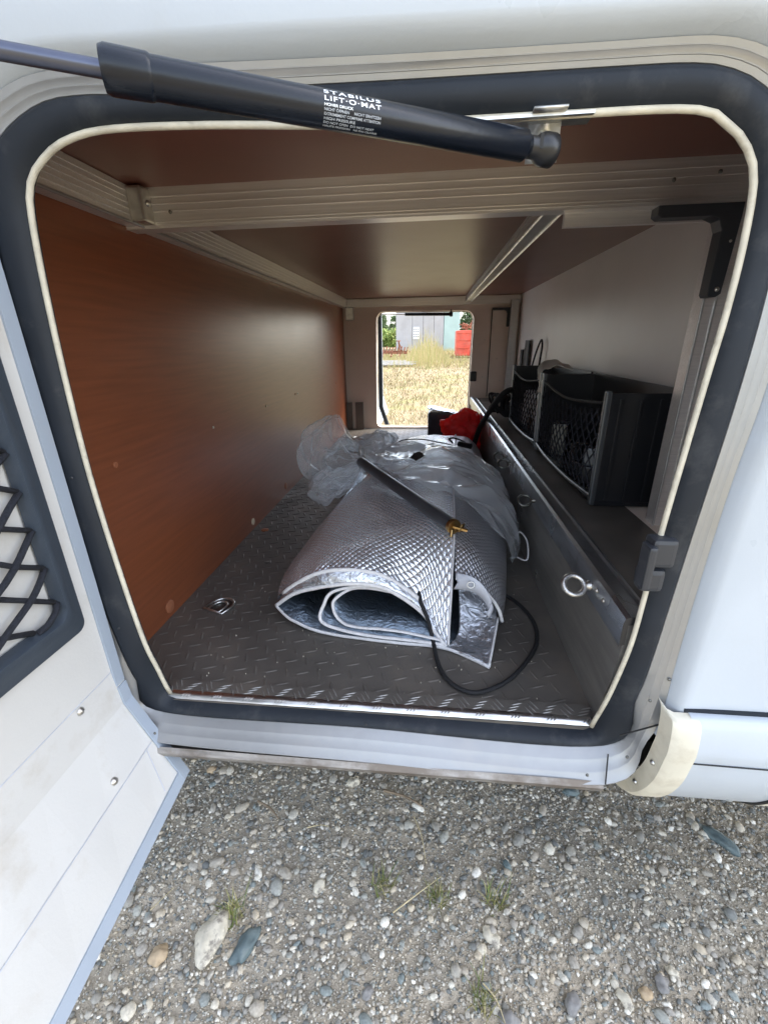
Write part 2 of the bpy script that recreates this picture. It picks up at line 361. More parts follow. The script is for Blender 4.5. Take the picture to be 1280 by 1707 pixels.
# world positions of the big stones (ground plane)
for (pp, r, rz, m, lab) in BIG:
    c = px2w(pp[0], pp[1], -.415)
    V, Fc = ico(3); rr = random.random() * 50; r = tuple(q * .70 for q in r)
    vs = []
    for v in V:
        k = 1 + .5 * noise.noise(Vector(v * 1.2) + Vector((rr, 0, 0))) + .16 * noise.noise(Vector(v * 3.5) + Vector((rr, 0, 0)))
        x, y, z = v[0] * r[0] * k, v[1] * r[1] * k, v[2] * r[2] * k
        vs.append((x * math.cos(rz) - y * math.sin(rz), x * math.sin(rz) + y * math.cos(rz), z))
    q = G(); q.add(vs, [tuple(int(i) for i in f) for f in Fc]); o = q.build('stone', m, smooth=180); o.location = (c.x, c.y, -.42 + r[2] * .35)
    tag(o, lab, 'stone', 'larger stones lying in the gravel')
c, s = scatter(50000, .0012, .0036, p=1.5); setkind(rocks('fine_gravel', c, s, 1, 'stone_mix', .2), 'stuff')
c, s = scatter(9000, .0028, .0066, p=2.1); setkind(rocks('gravel', c, s, 2, 'stone_mix', .20), 'stuff')
c, s = scatter(520, .0065, .0125, p=2.0); setkind(rocks('pebbles', c, s, 2, 'stone_mix', .15), 'stuff')

mat('sand_mix', (1, 1, 1), .85, spec=.1, var=.2, scale=200, island=[(0, (.20, .185, .16)), (.35, (.40, .35, .27)), (.7, (.54, .48, .38)), (.9, (.68, .63, .53)), (1, (.82, .79, .72))])
_ico = ico
def ico(sub):
    if sub: return _ico(sub)
    return np.array([(1, 0, 0), (-1, 0, 0), (0, 1, 0), (0, -1, 0), (0, 0, 1), (0, 0, -1.)]), np.array([(0, 2, 4), (2, 1, 4), (1, 3, 4), (3, 0, 4), (2, 0, 5), (1, 2, 5), (3, 1, 5), (0, 3, 5)])
c, s = scatter(95000, .0007, .0018, p=1.3); setkind(rocks('grit', c, s, 0, 'sand_mix', .3), 'stuff')
ico = _ico
# tufts, sticks and straws
def blades(n, cx, cy, rad, h0, h1, w0, z, lean=.5, fan=0.):
    g = G()
    for i in range(n):
        a = random.random() * 6.28; r = rad * random.random() ** .7
        bx, by = cx + math.cos(a) * r, cy + math.sin(a) * r; h = random.uniform(h0, h1)
        la = random.random() * 6.28; ll = random.uniform(.1, lean) * h
        dx, dy = math.cos(la) * ll + math.cos(a) * r * fan, math.sin(la) * ll + math.sin(a) * r * fan
        wx, wy = -math.sin(la) * w0, math.cos(la) * w0
        g.add([(bx - wx, by - wy, z), (bx + wx, by + wy, z), (bx + dx * .45 + wx * .7, by + dy * .45 + wy * .7, z + h * .6), (bx + dx * .45 - wx * .7, by + dy * .45 - wy * .7, z + h * .6), (bx + dx, by + dy, z + h)], [(0, 1, 2, 3), (3, 2, 4)])
    return g
for pp, n, lab in (((388, 1525), 46, 'green and straw tuft touching the largest pale cobble'), ((636, 1478), 26, 'thin yellowish tuft in open gravel, middle one of three'),
                   ((727, 1498), 34, 'small tuft at the end of a bent straw'), ((828, 1506), 34, 'yellow green tuft standing alone right of centre'), ((806, 1668), 36, 'mossy tuft by the bottom edge beside a round grey stone')):
    p = px2w(*pp, -.42); tag(blades(int(n * 1.6), p.x, p.y, .020, .012, .036, .0009, -.424, 1.3).build('grass_tuft', 'tuft_green'), lab, 'grass tuft', 'small tufts growing in the gravel')
for a, b, r, m, lab in (((430, 1336), (464, 1365), .0026, 'stick_brown', 'short brown broken stick left of centre on the gravel'),
                        ((640, 1318), (705, 1345), .0034, 'stick_brown', 'grey brown splintered twig below the sill'),
                        ((690, 1362), (710, 1440), .0012, 'straw', 'straight pale straw pointing away from the splintered twig'),
                        ((655, 1522), (735, 1462), .0013, 'straw', 'long bent straw leading to a small tuft'),
                        ((250, 1518), (290, 1480), .0009, 'straw', 'fine straw near the lower edge of the open door'),
                        ((512, 1380), (548, 1378), .0011, 'straw', 'short pale straw lying level in the gravel'),
                        ((805, 1640), (842, 1707), .0012, 'straw', 'curved dry stalk running out of the bottom edge')):
    p, q = px2w(*a, -.409), px2w(*b, -.411); mid = (p + q) / 2 + Vector((.004, .002, .003))
    g = G(); g.tube(catmull([p, mid, q], 6), [r * (1 - .5 * i / 12) for i in range(13)], 6); 
    tag(g.build('dry_stalk', m, smooth=60), lab, 'stick' if m == 'stick_brown' else 'straw', 'sticks and straws on the gravel')

# ================================================================== FIELD BEYOND
g = G()
for i in range(42000):
    y = 2.6 + 15 * random.random() ** 1.5; x = random.uniform(-.22 * y - .8, .25 * y + 1.2); z = ground_z(x, y) - .03
    h = random.uniform(.03, .085) * (1 + y * .03); la = random.random() * 6.28; ll = h * random.uniform(.4, 1.8); wd = .0035 * (1 + y * .12)
    wx, wy = -math.sin(la) * wd, math.cos(la) * wd
    g.add([(x - wx, y - wy, z), (x + wx, y + wy, z), (x + math.cos(la) * ll, y + math.sin(la) * ll, z + h)], [(0, 1, 2)])
setkind(g.build('dry_grass', 'dry_grass'), 'stuff')
g = G()
for i in range(9000):
    y = random.uniform(11.5, 19.5); x = random.uniform(-5, 6)
    dens = .45 + .55 * max(0, noise.noise(Vector((x * .7, y * .4, 5))) + .35)
    hump = math.exp(-((x - .35) / .55) ** 2)
    if random.random() > dens + hump * .4: continue
    z = ground_z(x, y) - .05; h = random.uniform(.10, .26) + hump * random.uniform(.1, .95) * (1 if random.random() < .4 else .35)
    la = random.random() * 6.28; ll = h * random.uniform(.05, .35); wd = .007
    wx, wy = wd, 0
    g.add([(x - wx, y, z), (x + wx, y, z), (x + math.cos(la) * ll * .4 + wx * .6, y + math.sin(la) * ll * .4, z + h * .65), (x + math.cos(la) * ll * .4 - wx * .6, y + math.sin(la) * ll * .4, z + h * .65), (x + math.cos(la) * ll, y + math.sin(la) * ll, z + h)], [(0, 1, 2, 3), (3, 2, 4)])
setkind(g.build('tall_grass', 'tall_grass'), 'stuff')

shed = thing('storage_shed', 'grey panelled shed with pale green end and a white notice, behind tall grass', 'shed', (0, 20, 0))
def child(o, par, world=True):
    o.parent = par; o.matrix_parent_inverse = Matrix.Translation(-Vector(par.location)); return o
xsn = [-1.02, -.31, .16, .62, 1.04]
for i in range(4):
    g = G(); x0, x1 = xsn[i] + .008, xsn[i + 1] - .008; n = 9
    for k in range(n):
        a = x0 + (x1 - x0) * k / n; b = x0 + (x1 - x0) * (k + .5) / n; g.box(a, b, 20 - .012, 20.05, .0, 2.62)
    g.box(x0, x1, 20, 20.04, .0, 2.6); child(g.build('wall_panel', 'shed_grey'), shed)
g = G(); g.box(1.05, 1.72, 19.97, 20.03, .0, 2.55)
for k in range(7): g.box(1.07 + k * .09, 1.10 + k * .09, 19.955, 19.97, .02, 2.5)
o = child(g.build('end_panel', 'shed_teal'), shed); o['label'] = 'pale green ribbed panel at the right end'
g = G(); g.box(-1.02, 1.72, 20.06, 23, .0, 2.5); child(g.build('shed_body', 'tyre'), shed)
g = G(); g.box(-1.1, 1.8, 19.9, 23.1, 2.62, 2.7); child(g.build('roof', 'shed_grey'), shed)
sg = G(); sg.box(-.27, .0, 19.955, 19.985, .58, 1.07); sgo = child(sg.build('notice_board', 'sign_white'), shed)
sp = G()
for r_ in range(4):
    for c_ in range(3): sp.box(-.245 + c_ * .085, -.195 + c_ * .085, 19.95, 19.954, .66 + r_ * .10, .70 + r_ * .10)
po = setkind(sp.build('notice_marks', 'print_dark'), 'stuff'); po.parent = sgo

def tree(name, x, y, zb, h, r, m, label, cone=False, n=7000, th=.05):
    t = thing(name, label, 'tree', (x, y, zb), 'trees and bushes behind the shed')
    g = G(); g.tube([(0, 0, 0), (.03, 0, h * .4), (0, .02, h * .85)], [th, th * .7, th * .2], 8)
    for k in range(9):
        a = k * 2.4; zz = h * (.2 + .07 * k); g.tube([(0, 0, zz), (math.cos(a) * r * .5, math.sin(a) * r * .5, zz + r * .2)], [th * .3, th * .1], 5)
    g.build('trunk', 'bark', t, smooth=60)
    g = G()
    cl = [(random.uniform(.08, 1), random.random() * 6.28, random.random()) for _ in range(46)]
    for i in range(n):
        u, a, q = random.choice(cl); zz = h * u
        rad = r * ((1.05 - u) if cone else math.sin(math.pi * min(max(u * .85 + .1, 0), 1)) ** .6) * (.55 + .45 * q)
        c = Vector((math.cos(a) * rad, math.sin(a) * rad, zz)) + Vector((random.gauss(0, 1), random.gauss(0, 1), random.gauss(0, .8))) * r * .17
        d1 = Vector((random.gauss(0, 1), random.gauss(0, 1), random.gauss(0, 1))).normalized(); d2 = d1.orthogonal(); s_ = r * random.uniform(.04, .085)
        g.add([c - d1 * s_, c + d2 * s_ * .6, c + d1 * s_, c - d2 * s_ * .6], [(0, 1, 2, 3)])
    g.build('crown', m, t)
tree('pine_tree', -2.55, 30, .3, 1.75, .50, 'leaf_dark', 'dark pointed tree at the left edge of the far opening', True)
tree('pine_tree', -1.92, 31, .3, 1.72, .52, 'leaf_dark', 'dark rounded tree touching the left edge of the shed', False)
tree('bush', -2.35, 26, .2, .85, .75, 'leaf_bright', 'bright yellow green bush below the two dark trees')
tree('bush', -1.35, 25, .2, .8, .6, 'leaf_bright', 'bright green bush half hidden by the left edge of the shed')
tree('broad_tree', 3.0, 30, .3, 2.2, .75, 'leaf_dark', 'dark leafy tree right of the shed above the red box', False)
tree('broad_tree', 3.9, 29, .3, 2.0, .7, 'leaf_bright', 'light green tree at the right edge of the far opening', False)
for k in range(10):
    xx = random.choice([-1, 1]) * random.uniform(5, 16)
    
rb = thing('red_bin', 'faded red steel box standing in long grass right of the shed', 'metal box', (1.6, 15, 0))
g = G(); g.box(1.33, 1.88, 15, 15.9, .02, .80); child(g.build('box_body', 'red_paint', bevel=.02), rb)
for z in (.06, .28, .52, .74):
    g = G(); g.box(1.32, 1.89, 14.97, 15.0, z - .025, z + .025); child(g.build('rib', 'red_paint'), rb)
rm = thing('scrap_heap', 'rusty tangle of scrap piled on top of the red box', 'scrap', (1.7, 15.3, .8))
g = G()
for k in range(26):
    a = Vector((random.uniform(1.5, 2.1), random.uniform(15.1, 15.8), random.uniform(.8, .95))); b = a + Vector((random.uniform(-.2, .2), random.uniform(-.2, .2), random.uniform(.0, .15)))
    g.bar(a, b, .03, .03)
child(g.build('scrap_bars', 'rust'), rm)
tl = thing('red_trailer', 'red farm implement with slanting drawbar and black tyre at the right edge of the opening', 'farm implement', (2, 14.6, 0))
g = G(); g.bar((1.72, 14.6, .15), (1.98, 14.6, .85), .05, .05); g.bar((1.9, 14.6, .1), (2.05, 14.6, 1.0), .05, .05); g.bar((1.7, 14.6, .4), (2.4, 14.6, .45), .05, .08); child(g.build('drawbar', 'red_paint'), tl)
g = G(); g.tube(catmull([(2.0 + .2 * math.cos(a), 14.4, .08 + .2 * math.sin(a)) for a in np.linspace(0, 6.28, 17)[:-1]], 1, True), .06, 8, True); child(g.build('tyre', 'tyre', smooth=180), tl)
mc = thing('rusty_machine', 'rusty farm machine with an upright seat post, left of the shed notice', 'farm machine', (-.5, 15, 0))
g = G(); g.bar((-1.2, 15, .16), (-.2, 15, .12), .05, .05); g.bar((-1.2, 15.4, .2), (-.2, 15.4, .16), .05, .05)
for k in range(9): x = -1.1 + k * .1; g.bar((x, 15, .1), (x + .04, 15.1, .3 + .06 * random.random()), .03, .03)
for k in range(4): g.bar((-1.1 + k * .28, 14.95, .02), (-1.1 + k * .28, 15.45, .2), .04, .04)
child(g.build('machine_frame', 'rust'), mc)
g = G(); g.bar((-.52, 15, .12), (-.56, 15, .50), .04, .04); g.bar((-.56, 15, .48), (-.42, 15, .14), .03, .03); child(g.build('seat_post', 'rust'), mc)
g = G(); g.disc((-.57, 15, .5), (0, 0, 1), .075, .03); child(g.build('seat', 'rust', smooth=40), mc)
for k in range(7):
    g = G(); x = -.95 + random.uniform(-.1, .1); g.bar((x, 12 + k * .12, -.09 + .012 * k), (x + random.uniform(.85, 1.1), 12.05 + k * .12, -.09 + .012 * k), .09, .025)
    tag(g.build('plank', 'plank_grey'), ['grey board at the front of the pile', 'grey board, second from the front of the pile', 'grey board, third from the front of the pile', 'grey board, middle of the pile', 'grey board, third from the back of the pile', 'grey board, second from the back of the pile', 'grey board at the back of the pile'][k] + ' in the dry field', 'plank', 'boards piled in the field')

# ================================================================== MOTORHOME
MH = thing('motorhome', 'white motorhome with its storage compartment open, seen through to the far side', 'motorhome', (0, 0, 0))
SEAL = [(.1148, .0078, .004), (.120, .0076, .0035), (.16, .007, .003), (.408, .004, .002), (.69, .0005, -.003), (.724, .0002, -.0036), (.7295, 0, -.003), (.7315, -.002, .012), (.736, -.008, .045), (.740, -.013, .080), (.746, -.02, .151), (.749, -.02, .211), (.751, -.02, .302), (.755, -.02, .388), (.759, -.02, .468), (.762, -.02, .52), (.762, -.02, .575), (.758, -.02, .617), (.747, -.02, .639), (.728, -.02, .655), (.698, -.02, .666), (.584, -.02, .668), (.437, -.02, .67), (.306, -.02, .677), (.212, -.02, .679), (.17, -.02, .673), (.146, -.02, .662), (.127, -.02, .646), (.118, -.02, .622), (.111, -.02, .556), (.106, -.02, .463), (.104, -.02, .354), (.109, -.02, .228), (.117, -.02, .122), (.1142, -.005, .062), (.1142, .003, .022)]
GASK = [(.109, -.012, -.012), (.411, -.014, -.013), (.738, -.018, -.012), (.766, -.022, .076), (.771, -.025, .139), (.775, -.025, .216), (.779, -.025, .298), (.786, -.025, .436), (.787, -.025, .538), (.781, -.025, .615), (.765, -.025, .657), (.75, -.025, .672), (.73, -.025, .683), (.697, -.025, .691), (.621, -.025, .693), (.458, -.025, .695), (.25, -.025, .699), (.201, -.025, .701), (.164, -.025, .699), (.13, -.025, .687), (.104, -.025, .668), (.083, -.025, .623), (.073, -.025, .557), (.068, -.025, .464), (.065, -.025, .355), (.072, -.025, .23), (.083, -.025, .113), (.088, -.018, .05)]
SILV = [(.09, -.045, -.034), (.448, -.047, -.043), (.737, -.05, -.046), (.78, -.04, .021), (.793, -.035, .057), (.796, -.03, .143), (.797, -.03, .251), (.80, -.03, .358), (.806, -.03, .449), (.806, -.03, .537), (.796, -.03, .613), (.773, -.03, .67), (.749, -.03, .691), (.722, -.03, .701), (.691, -.03, .705), (.617, -.03, .706), (.459, -.03, .709), (.257, -.03, .715), (.209, -.03, .717), (.164, -.03, .716), (.128, -.03, .707), (.084, -.03, .684), (.052, -.03, .623), (.044, -.03, .546), (.041, -.03, .464), (.041, -.03, .349), (.045, -.03, .219), (.055, -.03, .096), (.066, -.036, .01)]
CEN = (.43, .33)
ANG = sorted(list(np.linspace(-math.pi, math.pi, 221)[:-1]))
def ring(pts, sm=6):
    P = catmull(pts, sm, True); out = []
    th = [math.atan2(p.z - CEN[1], p.x - CEN[0]) for p in P]
    idx = sorted(range(len(P)), key=lambda i: th[i]); ths = [th[i] for i in idx]; Q = [P[i] for i in idx]
    ths = [ths[-1] - 2 * math.pi] + ths + [ths[0] + 2 * math.pi]; Q = [Q[-1]] + Q + [Q[0]]
    ax = np.interp(ANG, ths, [q.x for q in Q]); ay = np.interp(ANG, ths, [q.y for q in Q]); az = np.interp(ANG, ths, [q.z for q in Q])
    return [Vector((a, b, c)) for a, b, c in zip(ax, ay, az)]
def off(r, dx, dy):   # scale about centre by metres outward, and shift in y
    out = []
    for p in r:
        d = Vector((p.x - CEN[0], 0, p.z - CEN[1])); n = d.normalized(); out.append(p + n * dx + Vector((0, dy, 0)))
    return out
def mixr(a, b, t, dy=0): return [p.lerp(q, t) + Vector((0, dy, 0)) for p, q in zip(a, b)]
rS, rG, rV = ring(SEAL), ring(GASK), ring(SILV)
k0 = min(range(len(rS)), key=lambda k: (rS[k].x - .42) ** 2 + 4 * rS[k].z ** 2); so_ = [p for p in rS[k0 + 1:] + rS[:k0 + 1]]
so_ = [p for p in so_ if not (p.z < .02 and .118 < p.x < .726)]
g = G(); g.tube(so_, .0030, 8); g.build('white_seal', 'seal_white', MH, smooth=180)
g = G(); g.grid([off(rS, .004, .010), off(rS, .002, .002), off(rS, .0035, -.003), mixr(rS, rG, .35, -.006), mixr(rS, rG, .75, -.007), mixr(rS, rG, .95, -.003), mixr(rS, rG, 1.02, .004)], True)
GK = g.build('rubber_gasket', 'gasket_rubber', MH, smooth=180)
# silver frame with grooves
rr = [mixr(rG, rV, -.03, .006), mixr(rG, rV, 0, 0), mixr(rG, rV, .03, -.001), mixr(rG, rV, .30, -.001), mixr(rG, rV, .32, -.0014), mixr(rG, rV, .35, -.0014), mixr(rG, rV, .37, -.0010), mixr(rG, rV, .62, -.0014), mixr(rG, rV, .64, -.0018), mixr(rG, rV, .67, -.0018), mixr(rG, rV, .69, -.0014), mixr(rG, rV, .96, -.0014), mixr(rG, rV, 1.0, 0), mixr(rG, rV, 1.0, .012)]
g = G(); g.grid(rr, True); FR = g.build('opening_frame', 'frame_alu', MH, smooth=40)
# skin: bevel then flat sheet out to the body outline
bv = []
for t, d, yy in ((0, -.001, .004), (0, .001, -.001), (0, .005, -.007), (0, .010, -.013), (0, .016, -.0155)):
    bv.append([p + Vector((p.x - CEN[0], 0, p.z - CEN[1])).normalized() * d + Vector((0, yy, 0)) for p in rV])
def outer(p):
    dx, dz = p.x - CEN[0], p.z - CEN[1]
    sx = ((2.9 - CEN[0]) / dx) if dx > 0 else ((-2.2 - CEN[0]) / dx if dx < 0 else 1e9)
    sz = ((2.3 - CEN[1]) / dz) if dz > 0 else ((-.07 - CEN[1]) / dz if dz < 0 else 1e9)
    t = min(sx, sz); return Vector((CEN[0] + dx * t, -.0455, CEN[1] + dz * t))
skin = list(bv)
edge = bv[-1]
for t in (.02, .1, .3, .6, 1.0):
    skin.append([Vector((p.x + (outer(p).x - p.x) * t, p.y + (-.0455 - p.y) * min(1, t * 5), p.z + (outer(p).z - p.z) * t)) for p in edge])
g = G()
n = len(ANG)
rows = skin
o0 = len(g.v); g.v += [tuple(p) for r_ in rows for p in r_]
for i in range(len(rows) - 1):
    for k in range(n):
        k2 = (k + 1) % n; a = rows[i][k]; mid = math.atan2(edge[k].z - CEN[1], edge[k].x - CEN[0])
        low = edge[k].z < -.02 or (edge[k].z < .075 and edge[k].x > .6)
        if low and (i >= len(bv) or edge[k].z < .02): continue
        g.f.append((i * n + k, i * n + k2, (i + 1) * n + k2, (i + 1) * n + k))
g.build('body_side', 'skin_white', MH, smooth=50)
# sill lower lip and underside
g = G(); g.grid([[(x, -.047, -.043) for x in (.09, .737)], [(x, -.052, -.05) for x in (.09, .737)], [(x, -.048, -.06) for x in (.09, .737)], [(x, -.02, -.066) for x in (.09, .737)], [(x, 2.3, -.07) for x in (.09, .737)]])
g.build('sill_lip', 'lip_dirty', MH, smooth=40)
g = G(); g.box(-.0, 1.0, .02, 2.28, -.09, -.04); g.build('floor_pan', 'dark_gap', MH)
# raised roof body: shell blocks that make the rest of the vehicle
g = G(); g.box(-2.2, 2.9, .0, 2.32, 1.2, 2.3); g.build('upper_body', 'skin_white', MH, bevel=.03)
g = G(); g.box(-2.2, -.06, .0, 2.30, -.02, 1.2); g.box(1.05, 2.9, .02, 2.30, .05, 1.2); g.build('lower_body', 'skin_white', MH)
# screws in gasket and frame
def screw(p, nrm, r, m, par, name='screw'):
    g = G(); g.disc(p, nrm, r, r * .7, 12, dome=1); return g.build(name, m, par, smooth=50)
for p in ((.792, -.033, .118), (.776, -.034, .085), (.762, -.041, -.003), (.715, -.048, -.032), (.118, -.046, -.018)): screw(p, (0, -1, .3), .0022, 'dark_steel', FR)
for p in ((.094, -.030, .15), (.42, -.018, -.004), (.092, -.033, .36)): screw(p, (0, -1, .2), .0018, 'black_plastic', GK)
# frame corner joint
for a, b in (((.742, -.0345, -.008), (.7375, -.0525, -.041)), ((.748, -.0385, .03), (.793, -.0375, .052))):
    g = G(); g.bar(a, b, .0012, .0016, (0, -1, 0)); g.build('frame_joint', 'dark_gap', FR)

# ---- interior panels
g = G(); g.box(-.04, 0, .0, 2.25, -.02, .80); LW = g.build('left_wall_panel', 'laminate', MH)
g = G(); g.box(-.04, 1.02, -.0, .32, .734, .76); g.build('ceiling_panel', 'laminate_ceiling', MH)
g = G(); g.box(-.04, 1.02, .335, 2.25, .726, .76); g.build('ceiling_panel', 'laminate_ceiling', MH)
g = G(); g.box(.98, 1.03, .02, 2.25, -.03, .76); g.build('right_wall_panel', 'panel_white', MH)
# floor with tread bars
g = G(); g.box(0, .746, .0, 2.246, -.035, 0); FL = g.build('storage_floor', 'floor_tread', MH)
def lozenge(g, cx, cy, z, L_, W_, h, a):
    ca, sa = math.cos(a), math.sin(a)
    prof = [(-L_, 0), (-L_ * .45, -W_), (L_ * .45, -W_), (L_, 0), (L_ * .45, W_), (-L_ * .45, W_)]
    top = [(-L_ * .7, 0), (-L_ * .35, -W_ * .35), (L_ * .35, -W_ * .35), (L_ * .7, 0), (L_ * .35, W_ * .35), (-L_ * .35, W_ * .35)]
    vs = [(cx + u * ca - v * sa, cy + u * sa + v * ca, z) for u, v in prof] + [(cx + u * ca - v * sa, cy + u * sa + v * ca, z + h) for u, v in top]
    g.add(vs, [(0, 1, 7, 6), (1, 2, 8, 7), (2, 3, 9, 8), (3, 4, 10, 9), (4, 5, 11, 10), (5, 0, 6, 11), (6, 7, 8, 9, 10, 11)])
g = G(); pit = .0265
for i in range(28):
    for j in range(82):
        x = .012 + i * pit; y = .045 + j * pit
        if x > .725 or y > 2.18: continue
        lozenge(g, x, y, -.0004, .0160, .0027, .0015, math.radians(20 + (90 if (i + j) % 2 else 0)))
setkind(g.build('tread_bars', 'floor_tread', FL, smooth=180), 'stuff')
# bright tread edge strips
def tread_strip(y0, y1, front, mm):
    g = G(); e = [(y0 + .009, .0046), (y1, .0046), (y1, .0)] if front else [(y0, 0), (y0, .004), (y1 - .003, .004), (y1, .002), (y1, -.02)]
    g.grid([[(x, a, b) for a, b in e] for x in (.10, .734)])
    o = g.build('tread_edge', 'floor_tread' if front else mm, MH, smooth=40)
    if front:
        g = G(); nose = [(y0 - .002, -.016), (y0 - .003, -.006), (y0 - .002, .0), (y0 + .001, .0036), (y0 + .005, .0049), (y0 + .010, .0050)]
        g.grid([[(x, a + .0005 * n3((x, a, 0), 60), b + .0006 * n3((x, a, b), 45, 3)) for a, b in nose] for x in np.linspace(.112, .733, 120)]); g.build('bright_lip', mm, o, smooth=60)
    g = G(); z = .0046 if front else .0038
    for i in range(26):
        for k in range(3):
            x = .112 + i * .0245 + k * (.0045 if front else .0055); up_ = i % 2
            if front:
                lozenge(g, x, y0 + .019 + .006 * (k - 1), z, .0105, .0011, .0010, math.radians(18 if up_ else -58))
                if up_: lozenge(g, x, y0 + .003, z - .0006, .0055, .0011, .0012, math.radians(50))
            else: lozenge(g, x, (y0 + y1) / 2, z, .014, .0016, .0016, math.radians(50 if up_ else -50))
    setkind(g.build('tread_bars', 'bench_metal' if front else mm, o, smooth=180), 'stuff')
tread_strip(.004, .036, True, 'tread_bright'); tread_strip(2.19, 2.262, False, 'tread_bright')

# ---- aluminium rails and beams
def ribbed(name, a, b, face_h, thick, nrm, ribs, par=MH, m='aluminium_dark'):
    a, b = Vector(a), Vector(b); nrm = Vector(nrm); g = G(); d = (b - a).normalized()
    g.bar(a, b, thick, face_h, (0, 0, 1)) 
    for t in ribs:
        off_ = nrm * (thick / 2 + .0004) + Vector((0, 0, (t - .5) * face_h)); g.bar(a + off_, b + off_, .0024, .0016, (0, 0, 1))
    return g.build(name, m, par)
FB = ribbed('front_beam', (.0, .327, .706), (.98, .327, .706), .056, .028, (0, -1, 0), (.08, .16, .42, .60, .78))
ribbed('left_rail', (.014, .0, .708), (.014, 2.2, .704), .050, .026, (1, 0, 0), (.06, .2, .36, .52, .68, .84))
g = G(); g.tube([(.03, .0, .6815), (.03, 2.2, .6785)], .0022, 6); g.build('rail_lip', 'aluminium', MH, smooth=60)
ribbed('middle_rail', (.70, .341, .712), (.70, 2.186, .712), .028, .03, (-1, 0, 0), (.3, .7), m='aluminium')
g = G(); g.tube([(.684, .345, .697), (.684, 2.186, .697)], .003, 6); g.tube([(.714, .345, .697), (.714, 2.186, .697)], .003, 6); g.build('rail_lip', 'bracket_zinc', MH, smooth=60)
RB = ribbed('rear_beam', (.015, 2.2, .703), (.98, 2.2, .703), .040, .028, (0, -1, 0), (.1,))
for p in ((.08, .3125, .70), (.84, .3125, .708), (.90, .3125, .715)): screw(p, (0, -1, 0), .003, 'dark_steel', FB)
g = G(); g.box(.027, .052, .285, .313, .682, .731); CB = g.build('beam_bracket', 'bracket_zinc', MH, bevel=.004)
screw((.0525, .299, .709), (1, 0, 0), .005, 'steel', CB)
# front post, corner bracket
def post(y, x0, x1, z0, z1, s=1, name='corner_post'):
    g = G(); g.box(x0, x1, y, y + .03 * s, z0, z1); o = g.build(name, 'aluminium_dark', MH, bevel=.002)
    for t in (.0, .18, .36, .6):
        g = G(); xx = x0 + (x1 - x0) * t; g.tube([(xx, y - .001 * s, z0), (xx, y - .001 * s, z1)], .0018, 6); g.build('post_rib', 'aluminium', o, smooth=60)
    return o
post(.292, .905, 1.0, .0, .672)
g = G()
def ell(g, y0, y1, xa, xb, zt, zb, w, wl):
    prof = [(xa, zt), (xb, zt), (xb, zt - w * 1.2), (xb - .004, zb + .004), (xb - .010, zb), (xb - wl + .003, zb), (xb - wl, zb + .004), (xb - wl, zt - w - .018), (xb - wl - .006, zt - w - .005), (xb - wl - .018, zt - w), (xa + .006, zt - w), (xa, zt - w + .004)]
    n_ = len(prof); vs = [(x, y0, z) for x, z in prof] + [(x, y1, z) for x, z in prof]
    g.add(vs, [tuple(range(n_)), tuple(range(2 * n_ - 1, n_ - 1, -1))] + [(i, (i + 1) % n_, n_ + (i + 1) % n_, n_ + i) for i in range(n_)])
ell(g, .268, .291, .808, .918, .668, .552, .015, .022); K = g.build('corner_bracket', 'dark_plastic', MH, bevel=.0012); screw((.907, .2675, .562), (0, -1, 0), .0035, 'steel', K); screw((.910, .2675, .622), (0, -1, 0), .002, 'steel', K)
# front header piece above the corner bracket hides behind beam
g = G(); g.box(.70, .98, .335, .345, .66, .68); g.build('beam_flange', 'aluminium_dark', MH)
# ---- bench along right wall
BN = thing('storage_bench', '', '', (0, 0, 0)); del BN['label']; del BN['category']; BN.parent = MH; BN.location = (.006, 0, 0)
g = G(); pr = [(2.18, 0), (2.18, .178), (-.012, .178), (-.012, .15), (-.004, .085), (.010, .035), (.016, 0)]
g.add([(x, y, z) for x in (.735, .745) for y, z in pr], [tuple(range(7)), tuple(range(13, 6, -1))] + [(i, (i + 1) % 7, 7 + (i + 1) % 7, 7 + i) for i in range(7)]); g.build('front_panel', 'bench_metal', BN)
g = G(); g.box(.745, .888, -.004, 2.18, .172, .184); g.build('bench_top', 'floor_tread', BN)
g = G(); g.box(.888, .98, .0, 2.18, .172, .183); o = g.build('bench_top_strip', 'panel_cream', BN); o['label'] = 'cream strip beside the wall'
g = G(); prof = [(.729, .150), (.729, .183), (.731, .189), (.736, .192), (.742, .192), (.744, .187), (.760, .186), (.762, .190), (.766, .1895), (.766, .1845), (.735, .180), (.735, .152)]
g.grid([[(x, y, z) for x, z in prof + prof[:1]] for y in np.linspace(-.016, 2.18, 12)]); cap = G(); cap.add([(x, -.0162, z) for x, z in prof], [tuple(range(len(prof)))]); cap.build('rail_end', 'black_plastic', BN); ED = g.build('edge_rail', 'bench_edge', BN, smooth=30)
def eyebolt(y, z, m, R_=.015, r=.0035, tilt=0.):
    g = G(); c = Vector((.729 - .022, y, z)); ax = Vector((0, math.cos(tilt), math.sin(tilt)))
    u = Vector((1, 0, 0)); v = Vector((0, -math.sin(tilt), math.cos(tilt)))
    v2 = Vector((0, .75, .66)).normalized()
    g.tube([c + u * (R_ * math.cos(a)) + v2 * (R_ * math.sin(a)) for a in np.linspace(0, 2 * math.pi, 25)[:-1]], r, 10, True)
    g.tube([c + u * R_, c + u * (R_ + .004), c + u * (R_ + .014)], [r * .9, r * 1.7, r * 1.7], 12)
    g.build('eye_bolt', m, BN, smooth=50)
eyebolt(.095, .168, 'steel', .0145, .0042); eyebolt(.455, .168, 'dark_steel', .0135, .0028); eyebolt(.765, .168, 'dark_steel', .014, .0032); eyebolt(.845, .168, 'dark_steel', .014, .0032)
for y in (.045, .07): screw((.7285, y, .175), (-1, 0, 0), .0035, 'steel', BN)
